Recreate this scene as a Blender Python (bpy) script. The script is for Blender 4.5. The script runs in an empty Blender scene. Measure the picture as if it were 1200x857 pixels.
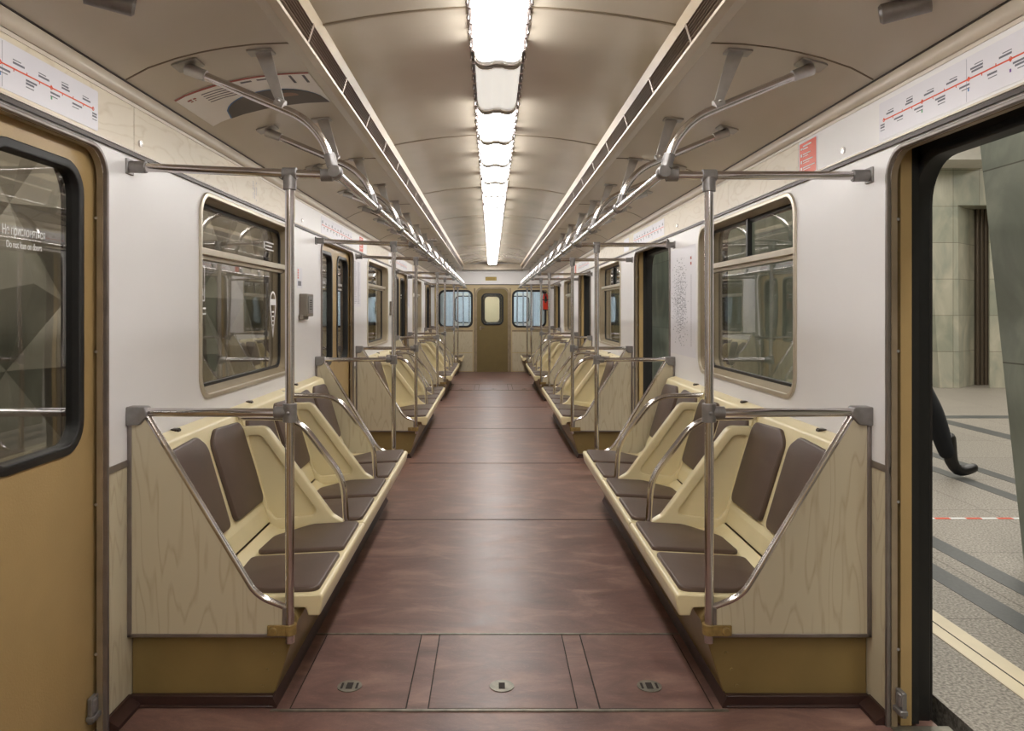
import bpy, bmesh, math, random
from mathutils import Vector, Matrix
random.seed(7)
SC = bpy.context.scene
COL = SC.collection
PI = math.pi
CAMX, CAMZ = -0.028, 1.331

# ------------------------------------------------------------------ materials
def new_mat(name):
    m = bpy.data.materials.new(name); m.use_nodes = True
    nt = m.node_tree
    return m, nt, nt.nodes['Principled BSDF']

def lin(c):
    return tuple(((v/255.0)/12.92 if v/255.0 <= 0.04045 else ((v/255.0+0.055)/1.055)**2.4) for v in c) + (1.0,)

def pmat(name, rgb, rough=0.5, metal=0.0, var=0.06, scale=8.0, bump=0.0, bscale=60.0, coat=0.0, spec=0.5, stretch=(1, 1, 1), rvar=0.0):
    m, nt, b = new_mat(name)
    N, L = nt.nodes, nt.links
    tc = N.new('ShaderNodeTexCoord'); mp = N.new('ShaderNodeMapping'); mp.inputs['Scale'].default_value = stretch
    L.new(tc.outputs['Object'], mp.inputs['Vector'])
    nz = N.new('ShaderNodeTexNoise'); nz.inputs['Scale'].default_value = scale; nz.inputs['Detail'].default_value = 4
    L.new(mp.outputs[0], nz.inputs['Vector'])
    rp = N.new('ShaderNodeValToRGB')
    c = lin(rgb)
    rp.color_ramp.elements[0].position = 0.3; rp.color_ramp.elements[1].position = 0.7
    rp.color_ramp.elements[0].color = tuple(max(0, v*(1-var)) for v in c[:3])+(1,)
    rp.color_ramp.elements[1].color = tuple(min(1, v*(1+var)) for v in c[:3])+(1,)
    L.new(nz.outputs['Fac'], rp.inputs['Fac']); L.new(rp.outputs['Color'], b.inputs['Base Color'])
    b.inputs['Roughness'].default_value = rough; b.inputs['Metallic'].default_value = metal
    b.inputs['Specular IOR Level'].default_value = spec
    if rvar:
        mr = N.new('ShaderNodeMapRange'); mr.inputs['To Min'].default_value = rough-rvar; mr.inputs['To Max'].default_value = rough+rvar
        L.new(nz.outputs['Fac'], mr.inputs['Value']); L.new(mr.outputs[0], b.inputs['Roughness'])
    if coat: b.inputs['Coat Weight'].default_value = coat; b.inputs['Coat Roughness'].default_value = 0.15
    if bump:
        n2 = N.new('ShaderNodeTexNoise'); n2.inputs['Scale'].default_value = bscale; n2.inputs['Detail'].default_value = 3
        L.new(tc.outputs['Object'], n2.inputs['Vector'])
        bp = N.new('ShaderNodeBump'); bp.inputs['Strength'].default_value = bump; bp.inputs['Distance'].default_value = 0.01
        L.new(n2.outputs['Fac'], bp.inputs['Height']); L.new(bp.outputs[0], b.inputs['Normal'])
    return m

def wood_mat(name, base, dark, rot=(0, 0, 0), sc=(1, 1, 1), lines=14):
    m, nt, b = new_mat(name)
    N, L = nt.nodes, nt.links
    tc = N.new('ShaderNodeTexCoord'); mp = N.new('ShaderNodeMapping')
    mp.inputs['Scale'].default_value = sc; mp.inputs['Rotation'].default_value = rot
    L.new(tc.outputs['Object'], mp.inputs['Vector'])
    n1 = N.new('ShaderNodeTexNoise'); n1.inputs['Scale'].default_value = 1.6; n1.inputs['Detail'].default_value = 3; n1.inputs['Roughness'].default_value = .45
    L.new(mp.outputs[0], n1.inputs['Vector'])
    # contour lines of the noise make the cathedral grain
    mu = N.new('ShaderNodeMath'); mu.operation = 'MULTIPLY'; mu.inputs[1].default_value = lines
    L.new(n1.outputs['Fac'], mu.inputs[0])
    fr = N.new('ShaderNodeMath'); fr.operation = 'FRACT'; L.new(mu.outputs[0], fr.inputs[0])
    rp = N.new('ShaderNodeValToRGB')
    e = rp.color_ramp.elements
    e[0].position = 0.0; e[0].color = lin(dark); e[1].position = 0.16; e[1].color = lin(base)
    x = e.new(0.82); x.color = lin(base); x = e.new(1.0); x.color = lin(dark)
    L.new(fr.outputs[0], rp.inputs['Fac'])
    n2 = N.new('ShaderNodeTexNoise'); n2.inputs['Scale'].default_value = 30; n2.inputs['Detail'].default_value = 2
    L.new(mp.outputs[0], n2.inputs['Vector'])
    mx = N.new('ShaderNodeMix'); mx.data_type = 'RGBA'
    L.new(n2.outputs['Fac'], mx.inputs[0]); L.new(rp.outputs['Color'], mx.inputs[6]); mx.inputs[7].default_value = lin(base)
    L.new(mx.outputs[2], b.inputs['Base Color'])
    b.inputs['Roughness'].default_value = 0.38
    return m

def floor_mat():
    m, nt, b = new_mat('worn_linoleum')
    N, L = nt.nodes, nt.links
    tc = N.new('ShaderNodeTexCoord')
    mp = N.new('ShaderNodeMapping'); mp.inputs['Scale'].default_value = (1.6, 3.2, 1); L.new(tc.outputs['Object'], mp.inputs['Vector'])
    n1 = N.new('ShaderNodeTexNoise'); n1.inputs['Scale'].default_value = 2.2; n1.inputs['Detail'].default_value = 8; n1.inputs['Roughness'].default_value = .62
    n1.inputs['Distortion'].default_value = .6
    L.new(mp.outputs[0], n1.inputs['Vector'])
    rp = N.new('ShaderNodeValToRGB'); e = rp.color_ramp.elements
    e[0].position = .3; e[0].color = lin((92, 67, 61)); e[1].position = .72; e[1].color = lin((152, 120, 106))
    x = e.new(.5); x.color = lin((116, 87, 79))
    L.new(n1.outputs['Fac'], rp.inputs['Fac'])
    # small curved scuffs
    n2 = N.new('ShaderNodeTexNoise'); n2.inputs['Scale'].default_value = 9; n2.inputs['Detail'].default_value = 5; n2.inputs['Distortion'].default_value = 2.4
    L.new(mp.outputs[0], n2.inputs['Vector'])
    r2 = N.new('ShaderNodeValToRGB'); e = r2.color_ramp.elements
    e[0].position = .485; e[0].color = (0, 0, 0, 1); e[1].position = .5; e[1].color = (.22, .22, .22, 1); x = e.new(.515); x.color = (0, 0, 0, 1)
    L.new(n2.outputs['Fac'], r2.inputs['Fac'])
    mx = N.new('ShaderNodeMix'); mx.data_type = 'RGBA'
    L.new(r2.outputs['Color'], mx.inputs[0]); L.new(rp.outputs['Color'], mx.inputs[6]); mx.inputs[7].default_value = lin((176, 136, 116))
    L.new(mx.outputs[2], b.inputs['Base Color'])
    mr = N.new('ShaderNodeMapRange'); mr.inputs['To Min'].default_value = .26; mr.inputs['To Max'].default_value = .5
    L.new(n1.outputs['Fac'], mr.inputs['Value']); L.new(mr.outputs[0], b.inputs['Roughness'])
    bp = N.new('ShaderNodeBump'); bp.inputs['Strength'].default_value = .35; bp.inputs['Distance'].default_value = .004
    L.new(n1.outputs['Fac'], bp.inputs['Height']); L.new(bp.outputs[0], b.inputs['Normal'])
    return m

def marble_mat(name, a, c, vein, tile=(0.6, 0.9)):
    m, nt, b = new_mat(name)
    N, L = nt.nodes, nt.links
    tc = N.new('ShaderNodeTexCoord')
    mp = N.new('ShaderNodeMapping'); mp.inputs['Scale'].default_value = (1, 1, .55); mp.inputs['Rotation'].default_value = (.5, .4, 0)
    L.new(tc.outputs['Object'], mp.inputs['Vector'])
    n1 = N.new('ShaderNodeTexNoise'); n1.inputs['Scale'].default_value = 2.4; n1.inputs['Detail'].default_value = 9; n1.inputs['Distortion'].default_value = 1.3
    L.new(mp.outputs[0], n1.inputs['Vector'])
    rp = N.new('ShaderNodeValToRGB'); e = rp.color_ramp.elements
    e[0].position = .32; e[0].color = lin(a); e[1].position = .7; e[1].color = lin(c); x = e.new(.52); x.color = lin(vein)
    L.new(n1.outputs['Fac'], rp.inputs['Fac'])
    # slabs: tone per cell, dark joint lines (in x+y by z)
    sp = N.new('ShaderNodeSeparateXYZ'); L.new(tc.outputs['Object'], sp.inputs[0])
    ad = N.new('ShaderNodeMath'); ad.operation = 'ADD'; L.new(sp.outputs[0], ad.inputs[0]); L.new(sp.outputs[1], ad.inputs[1])
    cb = N.new('ShaderNodeCombineXYZ'); L.new(ad.outputs[0], cb.inputs[0]); L.new(sp.outputs[2], cb.inputs[1])
    br = N.new('ShaderNodeTexBrick'); br.offset = 0; br.inputs['Scale'].default_value = 1
    br.inputs['Brick Width'].default_value = tile[0]; br.inputs['Row Height'].default_value = tile[1]; br.inputs['Mortar Size'].default_value = .004
    br.inputs['Color1'].default_value = (1, 1, 1, 1); br.inputs['Color2'].default_value = (.74, .78, .76, 1); br.inputs['Mortar'].default_value = (.35, .33, .3, 1)
    L.new(cb.outputs[0], br.inputs['Vector'])
    mx = N.new('ShaderNodeMix'); mx.data_type = 'RGBA'; mx.blend_type = 'MULTIPLY'; mx.inputs[0].default_value = 1
    L.new(rp.outputs['Color'], mx.inputs[6]); L.new(br.outputs['Color'], mx.inputs[7])
    L.new(mx.outputs[2], b.inputs['Base Color']); b.inputs['Roughness'].default_value = .28
    return m

def granite_mat():
    m, nt, b = new_mat('granite_paving')
    N, L = nt.nodes, nt.links
    tc = N.new('ShaderNodeTexCoord')
    n1 = N.new('ShaderNodeTexNoise'); n1.inputs['Scale'].default_value = 90; n1.inputs['Detail'].default_value = 3
    L.new(tc.outputs['Object'], n1.inputs['Vector'])
    rp = N.new('ShaderNodeValToRGB'); e = rp.color_ramp.elements
    e[0].position = .35; e[0].color = lin((112, 106, 98)); e[1].position = .65; e[1].color = lin((178, 170, 158))
    L.new(n1.outputs['Fac'], rp.inputs['Fac'])
    br = N.new('ShaderNodeTexBrick'); br.offset = 0; br.inputs['Scale'].default_value = 1
    br.inputs['Brick Width'].default_value = .9; br.inputs['Row Height'].default_value = .9; br.inputs['Mortar Size'].default_value = .004
    br.inputs['Color1'].default_value = (1, 1, 1, 1); br.inputs['Color2'].default_value = (.9, .9, .9, 1); br.inputs['Mortar'].default_value = (.5, .48, .46, 1)
    L.new(tc.outputs['Object'], br.inputs['Vector'])
    mx = N.new('ShaderNodeMix'); mx.data_type = 'RGBA'; mx.blend_type = 'MULTIPLY'; mx.inputs[0].default_value = 1
    L.new(rp.outputs['Color'], mx.inputs[6]); L.new(br.outputs['Color'], mx.inputs[7])
    L.new(mx.outputs[2], b.inputs['Base Color']); b.inputs['Roughness'].default_value = .5
    return m

def glass_mat(name, tint=(.78, .80, .78), ior=1.75, ghost=0.0):
    m = bpy.data.materials.new(name); m.use_nodes = True
    nt = m.node_tree; N, L = nt.nodes, nt.links
    N.remove(N['Principled BSDF']); out = N['Material Output']
    tr = N.new('ShaderNodeBsdfTransparent'); tr.inputs['Color'].default_value = tint+(1,)
    gl = N.new('ShaderNodeBsdfGlossy'); gl.inputs['Roughness'].default_value = .012; gl.inputs['Color'].default_value = (1, 1, 1, 1)
    fr = N.new('ShaderNodeFresnel')
    ge = N.new('ShaderNodeNewGeometry'); im = N.new('ShaderNodeMapRange'); im.inputs['To Min'].default_value = ior; im.inputs['To Max'].default_value = 1/ior
    L.new(ge.outputs['Backfacing'], im.inputs['Value']); L.new(im.outputs[0], fr.inputs['IOR'])   # same reflectance from both faces of the pane
    # pane unevenness bends the reflections
    tc = N.new('ShaderNodeTexCoord'); nz = N.new('ShaderNodeTexNoise'); nz.inputs['Scale'].default_value = 2.2; nz.inputs['Detail'].default_value = 1
    L.new(tc.outputs['Object'], nz.inputs['Vector'])
    bp = N.new('ShaderNodeBump'); bp.inputs['Strength'].default_value = .25; bp.inputs['Distance'].default_value = .004
    L.new(nz.outputs['Fac'], bp.inputs['Height']); L.new(bp.outputs[0], gl.inputs['Normal'])
    mx = N.new('ShaderNodeMixShader')
    L.new(fr.outputs[0], mx.inputs[0]); L.new(tr.outputs[0], mx.inputs[1]); L.new(gl.outputs[0], mx.inputs[2]); L.new(mx.outputs[0], out.inputs['Surface'])
    return m

def emit_mat(name, rgb, strength):
    m = bpy.data.materials.new(name); m.use_nodes = True
    nt = m.node_tree; N, L = nt.nodes, nt.links
    b = N['Principled BSDF']; b.inputs['Base Color'].default_value = (.9, .9, .88, 1); b.inputs['Roughness'].default_value = .3
    b.inputs['Emission Color'].default_value = rgb+(1,); b.inputs['Emission Strength'].default_value = strength
    return m

M = {}
M['white'] = pmat('white_laminate', (234, 232, 232), .34, var=.02, scale=1.5)
M['headwhite'] = pmat('white_header_laminate', (236, 234, 233), .4, var=.015, scale=1.5)
M['wood'] = wood_mat('ash_laminate', (200, 190, 164), (172, 155, 124), sc=(3.4, 3.4, .42), lines=20)
M['woodh'] = wood_mat('pale_header_laminate', (224, 213, 192), (204, 188, 160), rot=(.5, 0, 0), sc=(3, 1.0, 3.2), lines=12)
M['ceil'] = pmat('painted_ceiling_metal', (210, 202, 188), .3, var=.06, scale=1.3, spec=.6, rvar=.05)
M['ceilc'] = pmat('glossy_centre_ceiling', (208, 198, 181), .22, metal=.35, var=.07, scale=1.6, rvar=.06)
M['seam'] = pmat('ceiling_seam', (120, 106, 86), .5)
M['floor'] = floor_mat()
M['hatch'] = M['floor']
M['strip'] = pmat('worn_metal_strip', (132, 128, 116), .45, metal=.7, var=.25, scale=30)
M['groove'] = pmat('dirt_groove', (44, 36, 30), .8)
M['rubberbrown'] = pmat('brown_rubber_skirting', (58, 38, 33), .42, var=.2, scale=12)
M['chrome'] = pmat('worn_chrome', (206, 202, 202), .14, metal=1.0, var=.05, scale=20)
M['steel'] = pmat('brushed_bracket_steel', (186, 184, 182), .35, metal=.85, var=.08, scale=30)
M['castgrey'] = pmat('cast_grey_joint', (140, 137, 136), .38, metal=.6, var=.12, scale=40)
M['edge'] = pmat('aluminium_edge', (140, 132, 128), .35, metal=.7, var=.1, scale=20)
M['paletrim'] = pmat('pale_cornice_paint', (206, 194, 176), .3, var=.04)
M['darktrim'] = pmat('dark_trim', (62, 52, 46), .4, metal=.3)
M['alum'] = pmat('satin_window_aluminium', (205, 196, 178), .28, metal=.55, var=.05)
M['reveal'] = pmat('tan_window_reveal', (150, 136, 112), .5, var=.08)
M['jamb'] = pmat('worn_tan_jamb', (150, 134, 110), .45, metal=.2, var=.18, scale=10)
M['ochre'] = pmat('ochre_door_paint', (170, 144, 98), .4, var=.05, scale=5, bump=.08, bscale=160)
M['olive'] = pmat('olive_base_paint', (134, 114, 70), .45, var=.12, scale=5)
M['enddoor'] = pmat('olive_end_door_paint', (120, 104, 62), .4, var=.04)
M['endtan'] = pmat('tan_end_wall', (196, 178, 140), .4, var=.04)
M['black'] = pmat('black_rubber', (24, 24, 24), .45, var=.15, scale=30)
M['dark'] = pmat('dark_void_metal', (30, 26, 24), .7)
M['ledge'] = pmat('beige_ledge_paint', (190, 174, 148), .4)
M['slat'] = pmat('grille_slat_metal', (132, 112, 96), .35, metal=.4)
M['lip'] = pmat('pale_lip_metal', (214, 202, 184), .3, metal=.2)
M['cream'] = pmat('cream_moulded_plastic', (226, 212, 170), .36, var=.05, scale=4, coat=.15)
M['leather'] = pmat('brown_leatherette', (86, 69, 60), .42, var=.08, scale=10, bump=.12, bscale=220)
M['clamp'] = pmat('ochre_painted_clamp', (140, 116, 68), .45, var=.2, scale=50)
M['glass'] = glass_mat('window_glass', tint=(.90, .90, .88), ior=1.75)
M['glassr'] = glass_mat('platform_window_glass', (.92, .93, .92), 1.55)
M['paper'] = pmat('printed_white_sheet', (226, 224, 230), .35, var=.01)
M['posterpaper'] = pmat('ceiling_poster_sheet', (250, 248, 246), .35, var=.02)
M['red'] = pmat('red_ink', (220, 78, 40), .4, var=.04)
M['maroon'] = pmat('dull_red_ink', (160, 62, 50), .4)
M['ink'] = pmat('grey_ink', (108, 108, 118), .5)
M['inkl'] = pmat('pale_ink', (176, 174, 184), .5)
M['inkb'] = pmat('blue_ink', (92, 136, 190), .5)
M['inkg'] = pmat('green_ink', (84, 160, 110), .5)
M['inky'] = pmat('yellow_ink', (230, 170, 40), .5)
M['inkp'] = pmat('purple_ink', (110, 70, 150), .5)
M['carsil'] = pmat('poster_dark_grey', (86, 78, 74), .4)
M['poster_face'] = pmat('poster_tan_patch', (150, 112, 92), .4)
M['whiteink'] = pmat('white_lettering', (236, 236, 236), .5, var=0)
M['extred'] = pmat('extinguisher_red', (216, 58, 30), .3, var=.03)
M['brass'] = pmat('brass_plaque', (150, 128, 66), .4, metal=.5)
M['box'] = pmat('intercom_grey', (126, 118, 108), .5)
M['lamp'] = emit_mat('lit_lamp_diffuser', (1.0, .975, .94), 18.5)
M['lampdim'] = emit_mat('dim_lamp_diffuser', (1.0, .97, .90), .62)
M['lampend'] = emit_mat('grey_lamp_end', (1.0, .93, .84), .25)
M['lampclear'] = pmat('clear_clip_plastic', (210, 205, 196), .15, metal=.3)
M['marble'] = marble_mat('green_marble', (122, 130, 116), (176, 180, 160), (148, 154, 138), (.7, 1.05))
M['marblel'] = marble_mat('pale_marble', (170, 172, 158), (214, 208, 190), (196, 192, 174), (.45, .62))
M['marbled'] = marble_mat('dark_green_marble', (128, 132, 120), (172, 174, 160), (146, 150, 138), (1.3, 1.05))
M['bronze'] = pmat('bronze_flutes', (110, 98, 86), .4, metal=.6)
M['granite'] = granite_mat()
M['stripe'] = pmat('dark_floor_stripe', (84, 86, 86), .4, var=.15, scale=60)
M['creamstone'] = pmat('cream_marble_edge', (226, 212, 182), .35, var=.08, scale=6)
M['plaster'] = pmat('white_station_plaster', (214, 210, 200), .7)
M['facet'] = pmat('faceted_metal_panel', (168, 160, 146), .35, metal=.2, var=.12, scale=2)
M['track'] = pmat('track_ballast', (46, 42, 38), .9, var=.3, scale=20, bump=.5)
M['bluecar'] = pmat('pale_blue_car_paint', (196, 206, 212), .35)
M['bluelamp'] = emit_mat('next_car_lamp', (.86, .93, 1.0), 26.0)
M['redlamp'] = emit_mat('red_lit_sign', (1.0, .1, .06), 1.5)
M['cloth'] = pmat('dark_coat_cloth', (30, 34, 38), .9)
M['trouser'] = pmat('dark_trouser_cloth', (26, 28, 32), .9)
M['boot'] = pmat('black_boot_leather', (26, 24, 24), .35)
M['skin'] = pmat('skin', (196, 154, 130), .5)
M['hair'] = pmat('dark_hair', (44, 32, 26), .6)

# ------------------------------------------------------------------ helpers
ORG = {}
def fin(name, bm, mat, parent=None, smooth=40, kind=None, bevel=0, org=None):
    """link a bmesh given in world coordinates as one object; children are made relative to their thing's base"""
    bmesh.ops.recalc_face_normals(bm, faces=bm.faces[:])
    if parent is not None: o = ORG[parent.name]
    elif org is not None: o = Vector(org)
    else:
        xs = [v.co for v in bm.verts]
        lo = Vector((min(v.x for v in xs), min(v.y for v in xs), min(v.z for v in xs)))
        hi = Vector((max(v.x for v in xs), max(v.y for v in xs), max(v.z for v in xs)))
        o = Vector(((lo.x+hi.x)/2, (lo.y+hi.y)/2, lo.z))
    bmesh.ops.translate(bm, vec=-o, verts=bm.verts[:])
    me = bpy.data.meshes.new(name); bm.to_mesh(me); bm.free()
    me.materials.append(mat)
    if smooth:
        me.shade_smooth(); me.set_sharp_from_angle(angle=math.radians(smooth))
    ob = bpy.data.objects.new(name, me); COL.objects.link(ob)
    ORG[ob.name] = o
    if parent is not None: ob.parent = parent
    else: ob.location = o
    if kind: ob['kind'] = kind
    if bevel:
        md = ob.modifiers.new('Bevel', 'BEVEL'); md.width = bevel; md.segments = 2; md.limit_method = 'ANGLE'
    return ob

def root(name, loc, label=None, cat=None, group=None, kind=None):
    o = bpy.data.objects.new(name, None); COL.objects.link(o); o.location = loc; o.empty_display_size = .1
    ORG[o.name] = Vector(loc)
    return tag(o, label, cat, group, kind)

def tag(o, label=None, cat=None, group=None, kind=None):
    if label: o['label'] = label
    if cat: o['category'] = cat
    if group: o['group'] = group
    if kind: o['kind'] = kind
    return o

def copy_tree(o, parent=None):
    c = o.copy(); COL.objects.link(c)
    if parent is not None: c.parent = parent
    ORG[c.name] = ORG[o.name]
    for ch in list(o.children): copy_tree(ch, c)
    return c

def dup(o, dy, label=None, group=None, dx=0):
    kids = all_children[o.name] if False else None
    c = copy_tree(o); c.location = Vector(o.location)+Vector((dx, dy, 0))
    if label: c['label'] = label
    if group: c['group'] = group
    return c

def NB(): return bmesh.new()

def box(bm, x0, x1, y0, y1, z0, z1):
    v = [bm.verts.new((x, y, z)) for x in (x0, x1) for y in (y0, y1) for z in (z0, z1)]
    for f in ((0, 1, 3, 2), (4, 6, 7, 5), (0, 4, 5, 1), (2, 3, 7, 6), (0, 2, 6, 4), (1, 5, 7, 3)):
        bm.faces.new([v[i] for i in f])
    return bm

def fillet(pts, closed=True, n=5):
    """pts: (u,v[,r]) -> rounded polyline"""
    out = []; L = len(pts)
    for i, p in enumerate(pts):
        r = p[2] if len(p) > 2 else 0
        P = Vector(p[:2])
        if r <= 0 or (not closed and i in (0, L-1)): out.append(tuple(P)); continue
        A = Vector(pts[(i-1) % L][:2])-P; B = Vector(pts[(i+1) % L][:2])-P
        la, lb = A.length, B.length
        A.normalize(); B.normalize()
        ang = math.acos(max(-1, min(1, A.dot(B))))
        if ang < .02 or abs(ang-PI) < .02: out.append(tuple(P)); continue
        t = min(r/math.tan(ang/2), la*.49, lb*.49); rr = t*math.tan(ang/2)
        c = P+(A+B).normalized()*(rr/math.sin(ang/2))
        s = P+A*t-c; e = P+B*t-c
        a0 = math.atan2(s.y, s.x); a1 = math.atan2(e.y, e.x); d = a1-a0
        while d > PI: d -= 2*PI
        while d < -PI: d += 2*PI
        for k in range(n+1):
            a = a0+d*k/n; out.append((c.x+rr*math.cos(a), c.y+rr*math.sin(a)))
    return out

def rrect(u0, v0, u1, v1, r=.05, n=5):
    if not isinstance(r, (tuple, list)): r = (r,)*4
    return fillet([(u0, v0, r[0]), (u1, v0, r[1]), (u1, v1, r[2]), (u0, v1, r[3])], n=n)

def plate(loops, w0, w1, fn, bevel=0.0, bm=None, dome=0):
    """filled outline(s) with holes, extruded from w0 to w1; fn(u,v,w)->xyz"""
    cu = bpy.data.curves.new('tmp', 'CURVE'); cu.dimensions = '2D'; cu.fill_mode = 'BOTH'
    half = abs(w1-w0)/2
    cu.extrude = max(half-bevel, 1e-5); cu.bevel_depth = bevel; cu.bevel_resolution = 2 if bevel else 0
    cu.offset = -bevel
    for lp in loops:
        s = cu.splines.new('POLY'); s.points.add(len(lp)-1); s.use_cyclic_u = True
        for i, (u, v) in enumerate(lp): s.points[i].co = (u, v, 0, 1)
    ob = bpy.data.objects.new('tmp', cu)
    me = bpy.data.meshes.new_from_object(ob)
    t = bmesh.new(); t.from_mesh(me)
    bpy.data.objects.remove(ob); bpy.data.curves.remove(cu); bpy.data.meshes.remove(me)
    bmesh.ops.remove_doubles(t, verts=t.verts[:], dist=1e-5)
    wc = (w0+w1)/2
    for v in t.verts: v.co = Vector(fn(v.co.x, v.co.y, v.co.z+wc))
    if bm is None: return t
    me = bpy.data.meshes.new('t'); t.to_mesh(me); t.free(); bm.from_mesh(me); bpy.data.meshes.remove(me)
    return bm

def extr(loop, y0, y1, fn, bm=None):
    """closed (x,z) profile pushed along y"""
    bm = bm or NB()
    a = [bm.verts.new(fn(u, y0, v)) for u, v in loop]; b = [bm.verts.new(fn(u, y1, v)) for u, v in loop]
    n = len(loop)
    for i in range(n): bm.faces.new((a[i], a[(i+1) % n], b[(i+1) % n], b[i]))
    bm.faces.new(a); bm.faces.new(b)
    return bm

def fillet3(pts, n=6):
    out = []
    for i, p in enumerate(pts):
        P = Vector(p[:3]); r = p[3] if len(p) > 3 else 0
        if r <= 0 or i in (0, len(pts)-1): out.append(P); continue
        A = Vector(pts[i-1][:3])-P; B = Vector(pts[i+1][:3])-P; la, lb = A.length, B.length
        A.normalize(); B.normalize(); ang = math.acos(max(-1, min(1, A.dot(B))))
        t = min(r/math.tan(ang/2), la*.49 if i > 1 else la*.95, lb*.49 if i < len(pts)-2 else lb*.95); rr = t*math.tan(ang/2)
        c = P+(A+B).normalized()*(rr/math.sin(ang/2)); s = P+A*t-c; e = P+B*t-c
        th = s.angle(e)
        for k in range(n+1):
            f = k/n; out.append(c+(s*math.sin((1-f)*th)+e*math.sin(f*th))/math.sin(th))
    return out

def tube(bm, pts, r, seg=12, n=6, caps=True):
    """r may be a number or a list per input point"""
    P = fillet3(pts, n) if any(len(p) > 3 for p in pts) else [Vector(p) for p in pts]
    R = r if isinstance(r, (list, tuple)) else [r]*len(P)
    T = []
    for i in range(len(P)):
        if i == 0: t = P[1]-P[0]
        elif i == len(P)-1: t = P[-1]-P[-2]
        else: t = (P[i+1]-P[i]).normalized()+(P[i]-P[i-1]).normalized()
        T.append(t.normalized() if t.length > 1e-9 else T[-1])
    up = Vector((0, 0, 1)) if abs(T[0].z) < .9 else Vector((1, 0, 0))
    nrm = T[0].cross(up).normalized(); rings = []
    for i in range(len(P)):
        if i: 
            q = T[i-1].rotation_difference(T[i]); nrm = (q @ nrm).normalized()
        bi = T[i].cross(nrm)
        rings.append([bm.verts.new(P[i]+(nrm*math.cos(2*PI*k/seg)+bi*math.sin(2*PI*k/seg))*R[i]) for k in range(seg)])
    for a, b in zip(rings, rings[1:]):
        for k in range(seg): bm.faces.new((a[k], a[(k+1) % seg], b[(k+1) % seg], b[k]))
    if caps: bm.faces.new(rings[0]); bm.faces.new(rings[-1])
    return bm

def cyl(bm, p, q, r, seg=16): return tube(bm, [p, q], r, seg)

def ball(bm, c, r, seg=14, sc=(1, 1, 1)):
    m = Matrix.Translation(Vector(c)) @ Matrix.Diagonal((sc[0], sc[1], sc[2], 1))
    bmesh.ops.create_uvsphere(bm, u_segments=seg, v_segments=seg//2+2, radius=r, matrix=m)
    return bm

def loft(bm, A, B):
    a = [bm.verts.new(p) for p in A]; b = [bm.verts.new(p) for p in B]; n = len(a)
    for i in range(n): bm.faces.new((a[i], a[(i+1) % n], b[(i+1) % n], b[i]))
    return bm

def text_bm(body, size, fn, depth=.0006, align='CENTER'):
    cu = bpy.data.curves.new('t', 'FONT'); cu.body = body; cu.size = size; cu.align_x = align; cu.extrude = depth/2
    ob = bpy.data.objects.new('t', cu); COL.objects.link(ob)
    bpy.context.view_layer.update()
    me = bpy.data.meshes.new_from_object(ob)
    t = bmesh.new(); t.from_mesh(me)
    bpy.data.objects.remove(ob); bpy.data.curves.remove(cu); bpy.data.meshes.remove(me)
    for v in t.verts: v.co = Vector(fn(v.co.x, v.co.y, v.co.z))
    return t

ORD = ['first', 'second', 'third', 'fourth', 'fifth', 'sixth', 'seventh', 'eighth', 'ninth', 'tenth', 'eleventh', 'twelfth', 'thirteenth', 'fourteenth',
       'fifteenth', 'sixteenth', 'seventeenth', 'eighteenth', 'nineteenth', 'twentieth', 'twenty-first', 'twenty-second', 'twenty-third', 'twenty-fourth']
SIDE = {-1: 'left', 1: 'right'}

# ------------------------------------------------------------------ key dimensions (metres, car axis = y)
PER = 4.32
YB, YE = -2.2, 16.47
B0, B1 = 2.57, 5.31                       # first bench between its partitions
BENCH = [(B0+PER*k, B1+PER*k) for k in range(3)] + [(15.53, YE)]
DOORS = [(1.14+PER*k, 2.42+PER*k) for k in range(4)]
DO = {-1: [(1.16+PER*k, 2.405+PER*k) for k in range(4)], 1: [(1.12+PER*k, 2.44+PER*k) for k in range(4)]}
WINS = [(3.2+PER*k, 4.67+PER*k) for k in range(3)]
WZ0, WZ1 = .965, 1.822
DTOP = 1.83
XW = 1.245

# ------------------------------------------------------------------ floor
bm = NB(); box(bm, -1.40, 1.40, YB, YE+.02, -.06, 0)
fin('floor', bm, M['floor'], kind='structure')
tn = [0]
def trim(bm, mat, **k):
    tn[0] += 1
    return fin('trim_%d' % tn[0], bm, mat, kind='structure', **k)

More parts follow.
